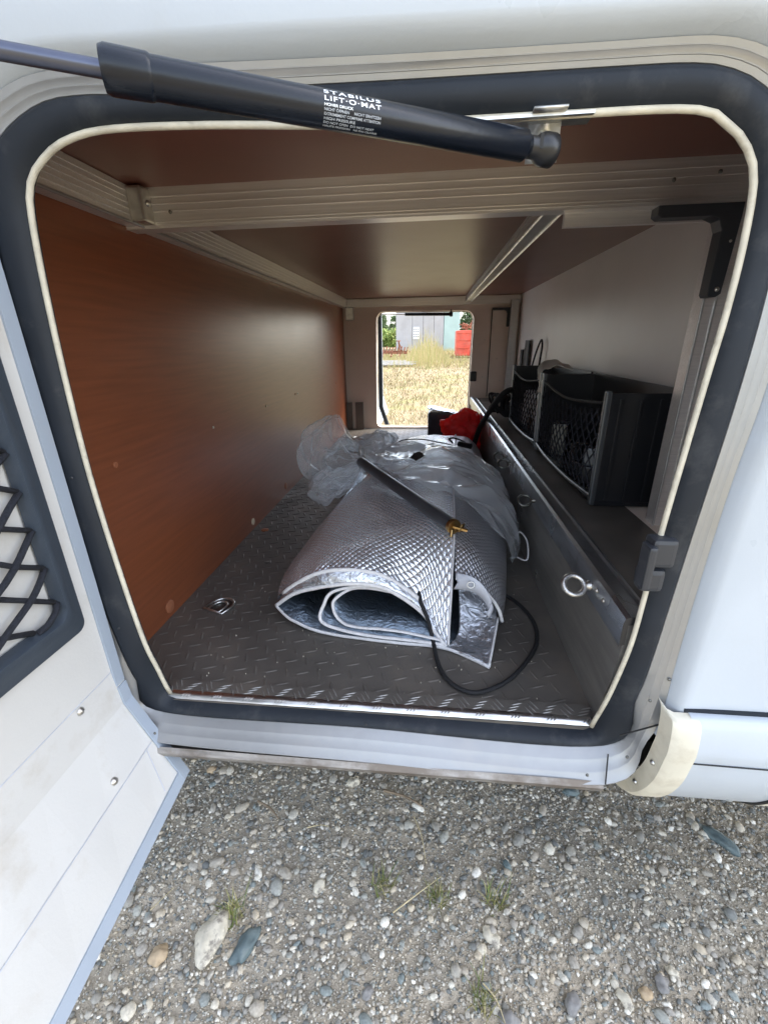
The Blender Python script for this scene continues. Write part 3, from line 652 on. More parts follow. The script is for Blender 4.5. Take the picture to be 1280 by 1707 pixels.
# ---- rear wall around far opening
def rearwall():
    g = G(); Y0 = 2.2
    hole = []
    def rc(cx, cz, r, a0, a1, n_=6): return [(cx + r * math.cos(a), cz + r * math.sin(a)) for a in np.linspace(a0, a1, n_)]
    P = math.pi
    hole = rc(.700, .04, .03, -P / 2, 0) + rc(.690, .608, .045, 0, P / 2) + rc(.235, .614, .045, P / 2, P) + rc(.21, .04, .03, P, 1.5 * P)
    hd = []
    for (a, b) in zip(hole, hole[1:] + hole[:1]):
        L_ = math.hypot(b[0] - a[0], b[1] - a[1]); k_ = max(1, int(L_ / .012)); hd += [(a[0] + (b[0] - a[0]) * i / k_, a[1] + (b[1] - a[1]) * i / k_) for i in range(k_)]
    hole = hd
    def out(x, z):
        dx, dz = x - .46, z - .32; sx = (.98 - .46) / dx if dx > 0 else (-.0 - .46) / dx if dx < 0 else 9e9; sz = (.74 - .32) / dz if dz > 0 else (-.03 - .32) / dz if dz < 0 else 9e9
        t = min(sx, sz); return (.46 + dx * t, .32 + dz * t)
    H = [(x, Y0, z) for x, z in hole]; O = [(out(x, z)[0], Y0, out(x, z)[1]) for x, z in hole]; H2 = [(x, Y0 + .045, z) for x, z in hole]
    # add frame corners for coverage
    g.grid([O, H, H2], True)
    for (cx, cz) in ((0, -.03), (.98, -.03), (.98, .74), (0, .74)):
        ks = sorted(range(len(O)), key=lambda k: (O[k][0] - cx) ** 2 + (O[k][2] - cz) ** 2)[:2]
        if len(ks) == 2: g.add([O[ks[0]], O[ks[1]], (cx, Y0, cz)], [(0, 1, 2)])
    g.build('rear_wall_panel', 'panel_cream', MH)
    g = G(); g.tube([(x, Y0 + .046, z) for x, z in hole], .005, 6, True); g.build('rear_seal', 'seal_white', MH, smooth=180)
    # outer skin on the far side
    O2 = [((x - .46) * 8 + .46, Y0 + .1, (z - .32) * (3.4 if z > .32 else 1.1) + .32) for x, z in hole]
    g = G(); g.grid([[(x, Y0 + .055, z) for x, z in hole], [(x + (x - .46) * .08, Y0 + .1, z + (z - .32) * .08) for x, z in hole], O2], True); g.build('rear_body_side', 'skin_white', MH)
    g = G(); g.box(.83, .834, 2.194, 2.199, .19, .66); g.build('panel_joint', 'dark_gap', MH)
    g = G(); ell(g, 2.17, 2.195, .83, .93, .662, .565, .012, .018); g.build('corner_bracket', 'dark_plastic', MH)
    g = G(); g.box(.925, .965, 2.15, 2.195, .18, .70); g.build('corner_post', 'aluminium', MH, bevel=.002)
    g = G(); g.box(.0, .03, 2.17, 2.198, -.0, .16); g.box(.055, .10, 2.17, 2.198, .0, .16); g.build('rear_block', 'floor_tread', MH)
    g = G(); g.box(.018, .065, 2.165, 2.195, .615, .682); g.build('rear_bracket', 'bracket_zinc', MH, bevel=.004)
    g = G(); g.box(.728, .765, 2.17, 2.2, .278, .332); g.build('far_latch', 'black_plastic', MH, bevel=.006)
    for p in ((.80, 2.199, .5), (.80, 2.199, .3), (.875, 2.199, .4), (.13, 2.199, .45), (.9, 2.199, .28)): screw(p, (0, -1, 0), .003, 'steel', MH)
    # far door, open, and its strut
    fd = thing('far_door', '', ''); del fd['label']; del fd['category']; fd.parent = MH
    g = G(); pts = [(.140, .66), (.140, .12), (.18, .0), (.188, .0), (.150, .12), (.150, .66)]
    g.grid([[(x, y, z) for x, z in pts + pts[:1]] for y in (2.30, 2.42, 2.9)]); g.build('door_panel', 'trim_grey', fd)
    g = G(); g.tube([(.198, 2.29, .66), (.198, 2.29, .12), (.238, 2.29, -.0)], .014, 8); g.build('door_edge', 'gasket_rubber', fd, smooth=60)
    g = G(); g.tube([(.60, 2.21, .637), (.35, 2.27, .645)], .0085, 12); S2 = g.build('far_gas_strut', 'strut_paint', MH, smooth=60)
    g = G(); g.tube([(.35, 2.27, .645), (.19, 2.31, .65)], .0035, 8); g.build('piston_rod', 'steel', S2, smooth=60)
    g = G(); g.tube([(.598, 2.212, .637), (.607, 2.21, .637), (.618, 2.21, .637)], [.009, .014, .012], 12); g.tube([(.608, 2.22, .637), (.608, 2.2, .66)], .004, 8); g.build('ball_socket', 'black_plastic', S2, smooth=60)
rearwall()
# near latch keeper on the right frame
g = G(); g.box(.738, .764, -.036, -.014, .268, .301); K = g.build('door_latch', 'dark_plastic', MH, bevel=.005)
g = G(); g.box(.735, .760, -.033, -.012, .236, .264); g.build('latch_tongue', 'dark_plastic', K, bevel=.006)
g = G(); g.box(.733, .742, -.041, -.020, .243, .294); g.build('latch_plate', 'dark_plastic', K, bevel=.003)

# wall plugs and screws on the left panel
for y, z, r, m in ((.207, .022, .013, 'plug_brown'), (.64, .022, .010, 'plug_cream'), (.156, .323, .005, 'plug_brown'), (.494, .321, .003, 'bracket_zinc'), (.844, .322, .003, 'plug_cream'), (1.158, .323, .004, 'plug_brown'), (.95, .03, .012, 'plug_brown'), (1.19, .322, .003, 'bracket_zinc'), (1.9, .1, .008, 'plug_brown'), (1.9, .3, .008, 'plug_brown')):
    g = G(); g.disc((0, y, z), (1, 0, 0), r, .002, 20); g.build('hole_plug', m, LW, smooth=50)
# recessed tie-down rings in floor
def tiedown(cx, cy, rz, par=FL):
    t = G(); ca, sa = math.cos(rz), math.sin(rz)
    def T(u, v, z): return (cx + u * ca - v * sa, cy + u * sa + v * ca, z)
    def dee(w, h, z, n_=9): return [T(-w, -h * .0 + 0, z), T(-w, h * .5, z)] + [T(w * math.cos(a), h * .5 + h * .5 * math.sin(a), z) for a in np.linspace(math.pi, 0, n_)] + [T(w, h * .5, z), T(w, 0, z)]
    t.tube(dee(.024, .048, .003), .0026, 8, True); o = t.build('tie_down', 'bracket_zinc', par, smooth=60)
    t = G(); t.tube(dee(.015, .034, .004), .0022, 8, True); t.build('ring', 'bracket_zinc', o, smooth=60)
    t = G(); p = dee(.022, .045, .0012); t.add(p, [tuple(range(len(p)))]); t.build('recess_plate', 'dark_steel', o)
tiedown(.077, .225, -.35); tiedown(.10, 1.90, -.3)
g = G(); g.disc((.112, .439, 0), (0, 0, 1), .006, .0015); g.build('floor_plug', 'dark_steel', FL, smooth=50)
g = G(); g.disc((.036, .632, 0), (0, 0, 1), .011, .0025); g.build('floor_plug', 'plug_brown', FL, smooth=50)

# ---- open near door
DR = thing('compartment_door', '', ''); del DR['label']; del DR['category']; DR.parent = MH
HY = -.032
sec = [(.080, 1.0), (.080, .090), (.084, .036), (.144, -.108)]          # x,z of inner face, bottom edge sags outward
def drow(y): 
    k = (HY - y); return [(x, y, z - (k * .12 if i == 3 else 0)) for i, (x, z) in enumerate(sec)]
g = G(); inner = [drow(y) for y in np.linspace(HY, -.72, 10)]
g.grid(inner); back = [[(x - .028, y, z) for x, y, z in r_] for r_ in inner]; g.grid(back, flip=True)
g.grid([[r_[-1] for r_ in inner], [r_[-1] for r_ in back]]); g.grid([inner[0], back[0]]); g.grid([inner[-1], back[-1]]); g.grid([[r_[0] for r_ in inner], [r_[0] for r_ in back]])
DP = g.build('door_panel', 'door_inner', DR)
# edge trims (flat aluminium cover strips, 2.5 mm proud)
def strip(a, b, wdir, w, lift, m, name, par):
    a, b, wd, lf = Vector(a), Vector(b), Vector(wdir), Vector(lift); g = G()
    q = [a, b, b + wd * w, a + wd * w]; g.add([p for p in q] + [p + lf for p in q], [(0, 1, 2, 3), (7, 6, 5, 4), (0, 1, 5, 4), (1, 2, 6, 5), (2, 3, 7, 6), (3, 0, 4, 7)])
    return g.build(name, m, par, bevel=.0006)
strip((.080, HY, 1.0), (.080, HY, .066), (0, -1, 0), .016, (.003, 0, 0), 'trim_grey', 'edge_trim', DR)
strip((.0815, HY, .064), (.0842, HY, .036), (0, -1, 0), .016, (.003, 0, 0), 'trim_grey', 'edge_trim', DR)
strip((.0845, HY, .0355), (.144, HY, -.108), (0, -1, 0), .016, (.0028, 0, .0012), 'trim_grey', 'edge_trim', DR)
up = Vector((.084 - .144, 0, .144)).normalized()
strip((.144, HY - .001, -.108), (.144, -.72, -.108 - .688 * .12), up, .017, (.0030, 0, .0014), 'trim_grey', 'edge_trim', DR)
# joint lines on the inner face
def seam(pts, par=DP): 
    g = G(); g.tube(pts, .0006, 5); g.build('seam', 'tab_grey', par)
seam([(.0804, HY - .017, .091), (.0804, -.7, .091)])
def lowpt(t, y): 
    k = HY - y; zb = -.108 - k * .12; return (.084 + .060 * t + .0006, y, .036 + (zb - .036) * t)
seam([lowpt(.46, HY - .018), lowpt(.44, -.7)]); seam([lowpt(.47, HY - .03), lowpt(.86, HY - .045)])
for p, nn in (((.0815, -.107, .083), (1, 0, 0)), ((lowpt(.37, -.118)), (.9, 0, .4))): screw(p, nn, .0052, 'steel', DR)
# net holder
NF = G()
def rrect(y0, y1, z0, z1, r, x, n_=6):
    P = math.pi; c = [(y1 - r, z0 + r, -P / 2, 0), (y1 - r, z1 - r, 0, P / 2), (y0 + r, z1 - r, P / 2, P), (y0 + r, z0 + r, P, 1.5 * P)]
    return [(x, cy + r * math.cos(a), cz + r * math.sin(a)) for cy, cz, a0, a1 in c for a in np.linspace(a0, a1, n_)]
NY1 = -.068
NF.grid([rrect(-.52, NY1, .180, .62, .012, .081), rrect(-.52, NY1 - .0015, .181, .619, .012, .088), rrect(-.515, NY1 - .014, .196, .61, .014, .092), rrect(-.51, NY1 - .024, .208, .60, .014, .0985), rrect(-.507, NY1 - .028, .213, .595, .014, .098), rrect(-.503, NY1 - .030, .216, .592, .014, .083)], True)
NFo = NF.build('net_frame', 'net_plastic', DR, smooth=50)
yl, yh, zl, zh = -.503, NY1 - .030, .216, .592
def clip(p, d):
    t0, t1 = -9, 9
    for a, b, lo, hi in ((p[0], d[0], yl, yh), (p[1], d[1], zl, zh)):
        if abs(b) < 1e-9: continue
        u, v = (lo - a) / b, (hi - a) / b; t0 = max(t0, min(u, v)); t1 = min(t1, max(u, v))
    return t0, t1
for k in range(-16, 17):
    for d in ((1, .62), (1, -.62)):
        p = (-.3, .40 + k * .042 + .004); t0, t1 = clip(p, d)
        if t1 - t0 < .01: continue
        m_ = 14; pts = []
        for i in range(m_ + 1):
            t = t0 + (t1 - t0) * i / m_; e = min(i, m_ - i) / m_
            pts.append((.088 + .010 * math.sin(min(1, e * 3) * math.pi / 2) * .5 + .001 * (1 if d[1] > 0 else -1), p[0] + d[0] * t, p[1] + d[1] * t + .0025 * math.sin(t * 60 + k)))
        g = G(); g.tube(pts, .0030, 7, flat=1.3); g.build('net_cord', 'net_cord', NFo, smooth=180)

# ---- skirt at lower right
SK = thing('side_skirt', '', ''); del SK['label']; del SK['category']; SK.parent = MH
def skp(x):   # cross-section (y,z) of the skirt as a curve that bulges outward then tucks under
    return [(-.046, .085), (-.062, .080), (-.068, .045), (-.066, .022), (-.060, -.015), (-.045, -.055), (-.022, -.092), (.008, -.120), (.04, -.135)]
def skrows(xf, dy=0, dz=0, m_=5):
    rows = []
    base = catmull([(0, a, b) for a, b in skp(0)], m_)
    for p in base: rows.append([Vector((x, p.y + dy, p.z + dz)) for x in xf(p.z)])
    return rows
g = G(); g.grid(skrows(lambda z: list(np.linspace(.812 - .02 * min(0, z) * 0 , .945, 6)))); g.build('skirt_panel', 'skin_white', SK, smooth=50)
g = G(); g.grid(skrows(lambda z: list(np.linspace(.965, 2.9, 10)))); g.build('skirt_panel', 'skin_white', SK, smooth=50)
def skband(x0, x1, lift, m, name):
    base = catmull([(0, a, b) for a, b in skp(0)], 5); g = G(); A = []; B = []; C_ = []; D = []
    for p in base:
        A.append(Vector((x0, p.y + .012, p.z + .002))); B.append(Vector((x0, p.y - lift, p.z - lift * .3))); C_.append(Vector((x1, p.y - lift, p.z - lift * .3))); D.append(Vector((x1, p.y + .012, p.z + .002)))
    g.grid([A, B, C_, D]); return g.build(name, m, SK, smooth=40)
g = G(); base = catmull([(0, a, b) for a, b in skp(0)], 5)
g.grid([[Vector((.786, p.y + .022 , p.z + .004)) for p in base], [Vector((.790, p.y + .001, p.z)) for p in base], [Vector((.796, p.y - .003, p.z - .001)) for p in base], [Vector((.820, p.y - .003, p.z - .001)) for p in base], [Vector((.821, p.y + .004, p.z)) for p in base]])
ET = g.build('end_trim', 'cream_trim', SK, smooth=40)
for i in (18, 26, 34): p = base[i]; screw((.7865, p.y + .011, p.z + .003), (-1, -.3, 0), .0035, 'bracket_zinc', ET)
skband(.945, .967, .003, 'cream_trim', 'joint_trim')
g = G(); g.tube([Vector((.944, p.y - .001, p.z)) for p in base], .0022, 5); g.build('joint_gap', 'dark_gap', SK)
g = G(); g.tube([(.813, -.0672, .024), (.944, -.0672, .022)], .0009, 5); g.build('panel_groove', 'dark_gap', SK)
g = G(); g.box(.808, 2.9, -.049, -.03, .083, .089); g.build('skirt_gap', 'gasket_rubber', SK)
g = G(); g.grid([[(.93 + .03, -.047, .10), (1.02, -.047, .10)], [(.95, -.062, .12), (1.02, -.064, .12)], [(.965, -.07, .17), (1.02, -.075, .17)], [(.985, -.07, .26), (1.05, -.08, .26)]]); g.build('wheel_arch_trim', 'cream_trim', SK, smooth=60, solid=.004)

# ---- gas strut with lettering
A = Vector((.576, -.028, .6455)); B = Vector((.316, -.151, .653))
B = A + (B - A).normalized() * .276
ax = (B - A).normalized(); Ls = (B - A).length
GS = thing('gas_strut', '', ''); del GS['label']; del GS['category']; GS.parent = MH
g = G(); g.tube([A, A + ax * .004, A + ax * .006, B], [.0075, .0085, .0108, .0108], 40); g.build('strut_tube', 'strut_paint', GS, smooth=50)
C1 = B + ax * .026
g = G(); g.tube([B - ax * .001, B, B + ax * .001, C1 - ax * .003, C1], [.0109, .0114, .0117, .0120, .0108], 40); g.build('end_cap', 'strut_paint', GS, smooth=50)
g = G(); g.tube([C1 - ax * .002, C1 + ax * .20], .0046, 20); g.build('piston_rod', 'rod_dark', GS, smooth=60)
g = G(); g.tube([A + ax * .002, A - ax * .006, A - ax * .010, A - ax * .014, A - ax * .022, A - ax * .0235], [.0078, .0078, .0105, .0118, .0118, .010], 24); g.build('ball_socket', 'black_plastic', GS, smooth=50)
g = G(); g.box(A.x + .006, A.x + .0085, A.y - .014, A.y - .0132, A.z - .006, A.z + .004); g.build('socket_slot', 'dark_gap', GS)
bp = A - ax * .016
g = G(); g.tube([bp, bp + Vector((.0, .012, .008))], .005, 12); g.tube([bp + Vector((0, .006, .006)), bp + Vector((0, .012, .012))], .006, 8); g.build('ball_stud', 'bracket_zinc', GS, smooth=50)
g = G(); g.grid([[(x, y, z) for x in (.577, .603)] for y, z in ((-.008, .640), (-.010, .652), (-.012, .668), (-.018, .6685), (-.032, .6690))]); g.build('mount_bracket', 'bracket_zinc', MH, smooth=40, solid=.0018)
g = G(); g.box(.50, .625, -.026, -.006, .6655, .6675); g.build('mount_plate', 'bracket_zinc', MH)
mp_ = A + ax * (Ls * .62)
camv = (Vector((.5, -.475, .5)) - mp_); perp = (camv - ax * camv.dot(ax)).normalized(); upv = ax.cross(perp).normalized()
if upv.z < 0: upv = -upv
rt = -ax                                               # reading direction: left to right = towards the anchor
def strut_text(body, size, s0, ang, m, sp=1., width=None):
    cu = bpy.data.curves.new('lettering', 'FONT'); cu.body = body; cu.size = size; cu.space_character = sp; cu.align_x = 'LEFT'; cu.offset = size * .018
    ob = bpy.data.objects.new('lettering', cu); COL.objects.link(ob); dg = bpy.context.evaluated_depsgraph_get(); me = bpy.data.meshes.new_from_object(ob.evaluated_get(dg))
    bpy.data.objects.remove(ob)
    xs_ = [v.co.x for v in me.vertices]; k = (width / (max(xs_) - min(xs_))) if width else 1; r_ = .01095
    for v in me.vertices:
        a = ang + v.co.y / r_; base_ = B + rt * (s0 + v.co.x * k)
        v.co = base_ + (perp * math.cos(a) + upv * math.sin(a)) * r_
    me.materials.append(MT[m]); o = bpy.data.objects.new('lettering', me); COL.objects.link(o); o.parent = GS; return o
S0 = .105; WD = .040
strut_text('STABILUS', .0040, S0, math.radians(50), 'print_white', 1.2, WD)
strut_text('LIFT·O·MAT', .0040, S0, math.radians(27), 'print_white', 1.2, WD)
for i, (t, wv) in enumerate((('HOHER DRUCK', .5), ('NICHT ÖFFNEN     NICHT ERHITZEN', 1.), ('EXTREMEMENT COMPRIME ATTENTION', 1.), ('HIGH PRESSURE', .55), ('DO NOT OPEN  DO NOT HEAT', .9), ('HAUTE PRESSION   NE PAS OUVRIR', .98))):
    strut_text(t, .0021, S0, math.radians(12 - i * 12.5), 'print_grey' if i else 'print_white', 1, WD * wv)

# ================================================================== CARGO
# ---- rolled foil mat
MATT = thing('thermal_mat', 'silver quilted foil insulation mat rolled up with white bound edges, lying on the tread floor', 'insulation mat', (0, 0, 0))
LS = [[(.250, .24, .004), (.212, .232, .03), (.243, .212, .070), (.306, .200, .113), (.372, .198, .123), (.430, .199, .110), (.490, .195, .068), (.520, .165, .03), (.541, .148, .006)],
      [(.235, .33, .004), (.200, .33, .035), (.235, .325, .085), (.300, .32, .130), (.365, .315, .150), (.42, .31, .158), (.475, .305, .158), (.52, .305, .155), (.553, .305, .150)],
      [(.26, .6, .004), (.232, .6, .04), (.265, .6, .10), (.32, .6, .145), (.39, .6, .168), (.44, .6, .172), (.49, .6, .172), (.53, .6, .172), (.565, .6, .168)],
      [(.31, 1, .004), (.285, 1, .04), (.32, 1, .09), (.37, 1, .13), (.43, 1, .15), (.48, 1, .152), (.52, 1, .152), (.56, 1, .15), (.59, 1, .148)],
      [(.37, 1.42, .004), (.35, 1.42, .035), (.372, 1.42, .075), (.41, 1.42, .102), (.46, 1.42, .116), (.50, 1.42, .12), (.54, 1.42, .12), (.58, 1.42, .118), (.615, 1.42, .115)],
      [(.38, 1.46, .004), (.38, 1.47, .03), (.40, 1.47, .05), (.42, 1.475, .07), (.46, 1.475, .08), (.50, 1.475, .085), (.54, 1.475, .085), (.58, 1.475, .085), (.61, 1.475, .08)]]
RS = [[(.553, .215, .105), (.58, .205, .100), (.605, .20, .085), (.628, .20, .055), (.638, .205, .02), (.625, .215, .004)],
      [(.5535, .305, .149), (.585, .30, .145), (.615, .30, .12), (.645, .30, .08), (.66, .30, .03), (.64, .30, .004)],
      [(.565, .6, .167), (.60, .6, .165), (.64, .6, .145), (.68, .6, .10), (.70, .6, .04), (.68, .6, .004)],
      [(.59, 1, .147), (.625, 1, .147), (.66, 1, .13), (.695, 1, .09), (.715, 1, .04), (.69, 1, .004)],
      [(.615, 1.42, .114), (.65, 1.42, .113), (.675, 1.42, .10), (.705, 1.42, .07), (.72, 1.42, .035), (.70, 1.42, .004)],
      [(.61, 1.475, .08), (.64, 1.475, .08), (.66, 1.475, .07), (.68, 1.475, .05), (.69, 1.475, .03), (.68, 1.46, .004)]]
def foil_patch(rows, su, sv, m, name, wob=.004, par=MATT, solid=.0, step=None):
    R = patch(rows, su, sv)
    # arc-length uv
    nr, nc = len(R), len(R[0]); uv = {}
    mid = R[nr // 2]; ul = [0]
    for i in range(1, nc): ul.append(ul[-1] + (mid[i] - mid[i - 1]).length)
    vl = [0]; cc = nc // 2
    for i in range(1, nr): vl.append(vl[-1] + (R[i][cc] - R[i - 1][cc]).length)
    for i in range(nr):
        for j in range(nc):
            uv[i * nc + j] = (ul[j], vl[i]); p = R[i][j]
            e = min(1, i / 4) * min(1, (nc - 1 - j) / 3 + .2)
            d = (n3(p, 7) * wob + n3(p, 17, 3) * wob * .5 + abs(n3((p.x * 2.2 + p.y * .5, p.y * .9, 0), 9, 8)) * -wob * .9) * e
            R[i][j] = p + Vector((0, 0, d)) + Vector((d * .5, 0, 0))
            if R[i][j].z < .003: R[i][j].z = .003
    g = G(); g.grid(R); return g.build(name, m, par, smooth=180, uvf=lambda i: uv[i], solid=solid), R
_, RL = foil_patch(LS, 10, 24, 'foil_quilt', 'upper_sheet', .0085)
_, RR = foil_patch(RS, 8, 22, 'foil_matte', 'side_sheet', .005)
E1 = [LS[0][i] for i in range(1, 9)]
E2 = [(.214, .214, .030), (.262, .200, .070), (.335, .188, .096), (.385, .186, .102), (.435, .187, .091), (.492, .187, .050), (.515, .165, .028), (.537, .146, .008)]
# hem band between the two rims
e1, e2 = catmull(E1, 6), catmull(E2, 6)
rows = []
for t in (0, .25, .5, .75, 1):
    rows.append([a.lerp(b, t) + Vector((0, -.004 * math.sin(t * math.pi) + .003 * n3(a, 60, t), .003 * n3(a, 90, t + 5))) for a, b in zip(e1, e2)])
g = G(); g.grid(rows); g.build('hem', 'foil_crumpled', MATT, smooth=180)
def spiral(pts, depth, name, m='foil_shaded'):
    P = catmull(pts, 6); rows = []
    for k in range(14):
        t = k / 13; rows.append([Vector((p.x + .03 * t * depth + .003 * n3((p.x, p.z, t * 3), 20) * (k > 0), p.y + depth * t, max(.0035, p.z + .03 * t * (p.z / .1) + .004 * n3((p.x, t * 4, p.z), 24, 4) * (k > 0)))) for p in P])
    g = G(); g.grid(rows); g.build(name, m, MATT, smooth=180, solid=.002); return P
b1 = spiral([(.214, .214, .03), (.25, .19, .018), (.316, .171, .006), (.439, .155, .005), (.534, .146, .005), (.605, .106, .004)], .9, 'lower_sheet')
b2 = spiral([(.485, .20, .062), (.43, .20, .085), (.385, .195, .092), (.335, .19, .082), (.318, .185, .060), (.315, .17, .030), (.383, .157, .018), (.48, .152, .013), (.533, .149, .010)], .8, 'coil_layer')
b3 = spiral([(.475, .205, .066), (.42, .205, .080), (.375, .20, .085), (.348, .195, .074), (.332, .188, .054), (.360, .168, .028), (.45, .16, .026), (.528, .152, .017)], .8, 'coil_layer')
def bind(pts, w=.0038, name='binding'):
    g = G(); g.tube([p + Vector((0, -.001, 0)) + Vector((.0006 * n3(p, 80), 0, .0008 * n3(p, 90, 3))) for p in (Vector(q) for q in pts)], w, 8, flat=.55); g.build(name, 'binding', MATT, smooth=180)
bind(e1[4:-11], .0036); bind(e2, .0036); bind(b1[:-1] + [Vector((.605, .104, .005))], .0036); bind(b2, .0032); bind(b3, .003)
# seam binding along the free edge
seamr = [RL[i][-1] + Vector((0, 0, .003)) for i in range(0, len(RL) - 10)]
g = G(); g.tube(seamr, .0042, 8, flat=.5); g.build('binding', 'binding', MATT, smooth=180)
bind(catmull([(.553, .212, .106), (.585, .203, .100), (.608, .198, .085), (.629, .198, .055), (.639, .203, .024)], 5), .0032)
# flap corner at lower right
g = G(); fl = [[Vector((.536, .146, .006)), Vector((.566, .128, .008)), Vector((.605, .105, .006))], [Vector((.56, .18, .02)), Vector((.59, .17, .014)), Vector((.618, .15, .02))], [Vector((.56, .26, .085)), Vector((.60, .25, .070)), Vector((.63, .215, .045))]]
R = patch(fl, 6, 6); R = [[p + Vector((0, 0, .004 * n3(p, 50))) for p in r_] for r_ in R]; g.grid(R); g.build('corner_flap', 'foil_crumpled', MATT, smooth=180, solid=.002)
bind(catmull([(.605, .104, .006), (.616, .145, .020), (.630, .198, .034)], 5), .0036)
# grey tab with eyelet
tb = catmull([(.556, .212, .100), (.582, .196, .106), (.604, .188, .094), (.616, .184, .070), (.610, .182, .050)], 5)
g = G(); g.grid([[p + Vector((-.004, -.004, .018 - .012 * i / len(tb))) * 1.0 for i, p in enumerate(tb)], [p + Vector((0, -.006, 0)) for p in tb], [p + Vector((-.006 , -.002, -.016 + .008 * i / len(tb))) for i, p in enumerate(tb)]])
TB = g.build('tab', 'tab_grey', MATT, smooth=180, solid=.0016)
g = G(); c = Vector((.577, .187, .108)); g.tube([c + Vector((.006 * math.cos(a), -.001 + .002 * math.sin(a), .005 * math.sin(a))) for a in np.linspace(0, 6.283, 19)[:-1]], .0014, 6, True); g.build('eyelet', 'bracket_zinc', TB, smooth=180)
# black elastic cord
EC = G(); EC.tube(catmull([(.487, .21, .078), (.492, .19, .066), (.506, .172, .040), (.515, .150, .012), (.522, .11, .005), (.534, .074, .005), (.555, .052, .005), (.580, .046, .005), (.610, .060, .005), (.637, .082, .005), (.665, .118, .005), (.690, .160, .005), (.702, .205, .005), (.700, .250, .005), (.684, .296, .005), (.660, .322, .010), (.645, .33, .03)], 7), .0036, 10)
tag(EC.build('elastic_cord', 'cord_black', smooth=180), 'thick black elastic cord looping over the floor in front of the foil mat', 'cord')
EC = thing('thin_cord', 'thin black cord with toggle tied across the far end of the foil mat', 'cord', (0, 0, 0))
g = G(); g.tube(catmull([(.365, 1.23, .118), (.40, 1.21, .140), (.467, 1.18, .150), (.53, 1.12, .153), (.58, 1.06, .155), (.62, 1.0, .152), (.66, .95, .136), (.69, .89, .12), (.712, .86, .09)], 8), .0022, 8); g.build('cord', 'cord_black', EC, smooth=180)
g = G(); g.tube(catmull([(.585, 1.09, .157), (.575, 1.13, .163), (.60, 1.12, .166), (.63, 1.07, .160), (.60, 1.05, .158)], 6), .003, 8); g.build('knot', 'cord_black', EC, smooth=180)
g = G(); g.tube([(.605, 1.06, .160), (.645, 1.03, .158)], .010, 10); g.build('toggle', 'black_plastic', EC, smooth=50)
# ---- tent pole with brass clamp
TP = thing('tent_pole', 'dark grey tube with a brass wing clamp at its end, lying across the foil mat', 'pole', (0, 0, 0))
P0, P1 = Vector((.318, .665, .196)), Vector((.549, .292, .172)); d = (P1 - P0).normalized()
g = G(); g.tube([P0, P1], .0132, 20); g.build('tube', 'pole_grey', TP, smooth=60)
g = G(); g.tube([P1 - d * .004, P1 + d * .004, P1 + d * .006], [.0142, .0150, .0140], 18); g.build('clamp_collar', 'brass', TP, smooth=50)
g = G(); g.tube([P1 + d * .002, P1 + d * .014], .005, 10); g.bar(P1 + Vector((.0, -.012, .004)), P1 + Vector((.026, -.016, -.002)), .006, .004); g.bar(P1 + Vector((.012, -.012, -.006)), P1 + Vector((.018, -.018, .012)), .007, .003); g.tube([P1 + Vector((-.002, -.010, -.004)), P1 + Vector((-.004, -.016, -.016))], .003, 8); g.build('wing_nut', 'brass', TP, smooth=50, bevel=0)
# ---- clear plastic bag
BG = thing('plastic_bag', 'crumpled clear plastic bag draped over the foil mat and around the grey tube', 'plastic bag', (0, 0, 0))
CR = [(Vector((random.gauss(0, 1), random.gauss(0, 1), random.gauss(0, 1))).normalized(), random.uniform(3.5, 11), random.random()) for _ in range(8)]
def wrinkle(R, amp, s1=14, s2=34, seed=0):
    out = []
    for r_ in R:
        q = []
        for p in r_:
            wp = p + nvec(p, 6 + seed) * .075; h = 0
            for k, (n_, f, ph) in enumerate(CR):
                t = wp.dot(n_) * f + ph + seed * .37; t = abs(t - math.floor(t) - .5) * 2
                h += (max(0, t - .72) * 2.6 - .1) * (24 / f) * .45 + (t - .5) * (6 / f) * .35
            q.append(p + nvec(p, 9 + seed) * amp * .9 + Vector((.35 * n3(p, 11, 2), .35 * n3(p, 11, 7), 1)) * h * amp * .40)
        out.append(q)
    return out
def film_obj(R, name='film', closed=False):
    g = G(); g.grid(R, closed); return g.build(name, 'clear_film', BG, smooth=180)
# upright lobe: rings along a curved axis from the neck outwards
def lobe(axis, radii, sq, name, n_=110, sub=22, amp=.013):
    P = catmull(axis, sub); rs = catmull([(r_, 0, 0) for r_ in radii], sub); R = []
    for i, p in enumerate(P):
        t = (P[min(i + 1, len(P) - 1)] - P[max(i - 1, 0)]).normalized(); u = t.cross(Vector((0, 1, .2))).normalized(); v = t.cross(u)
        r0 = max(.002, rs[i].x); row = []
        for k in range(n_):
            a = 2 * math.pi * k / n_; pl = 1 + .16 * math.sin(a * 5 + i * .09) + .10 * math.sin(a * 9 - i * .13) * (1 - .4 * i / len(P))
            row.append(p + (u * math.cos(a) + v * math.sin(a) * sq) * r0 * pl)
        R.append(row)
    R = wrinkle(R, amp); R = [[Vector((p.x, p.y, max(p.z, .006))) for p in r_] for r_ in R]
    return film_obj(R, name, True)
lobe([(.335, .68, .185), (.29, .72, .165), (.235, .76, .155), (.205, .78, .19), (.215, .79, .25), (.228, .80, .292)], [.012, .035, .075, .082, .060, .012], .7, 'film')
lobe([(.33, .69, .19), (.27, .66, .15), (.215, .66, .12), (.175, .70, .10)], [.010, .035, .045, .022], .8, 'film', 80, 18)
lobe([(.335, .70, .18), (.34, .80, .17), (.33, .92, .165), (.345, 1.02, .175), (.36, 1.08, .165)], [.014, .04, .065, .045, .008], .8, 'film')
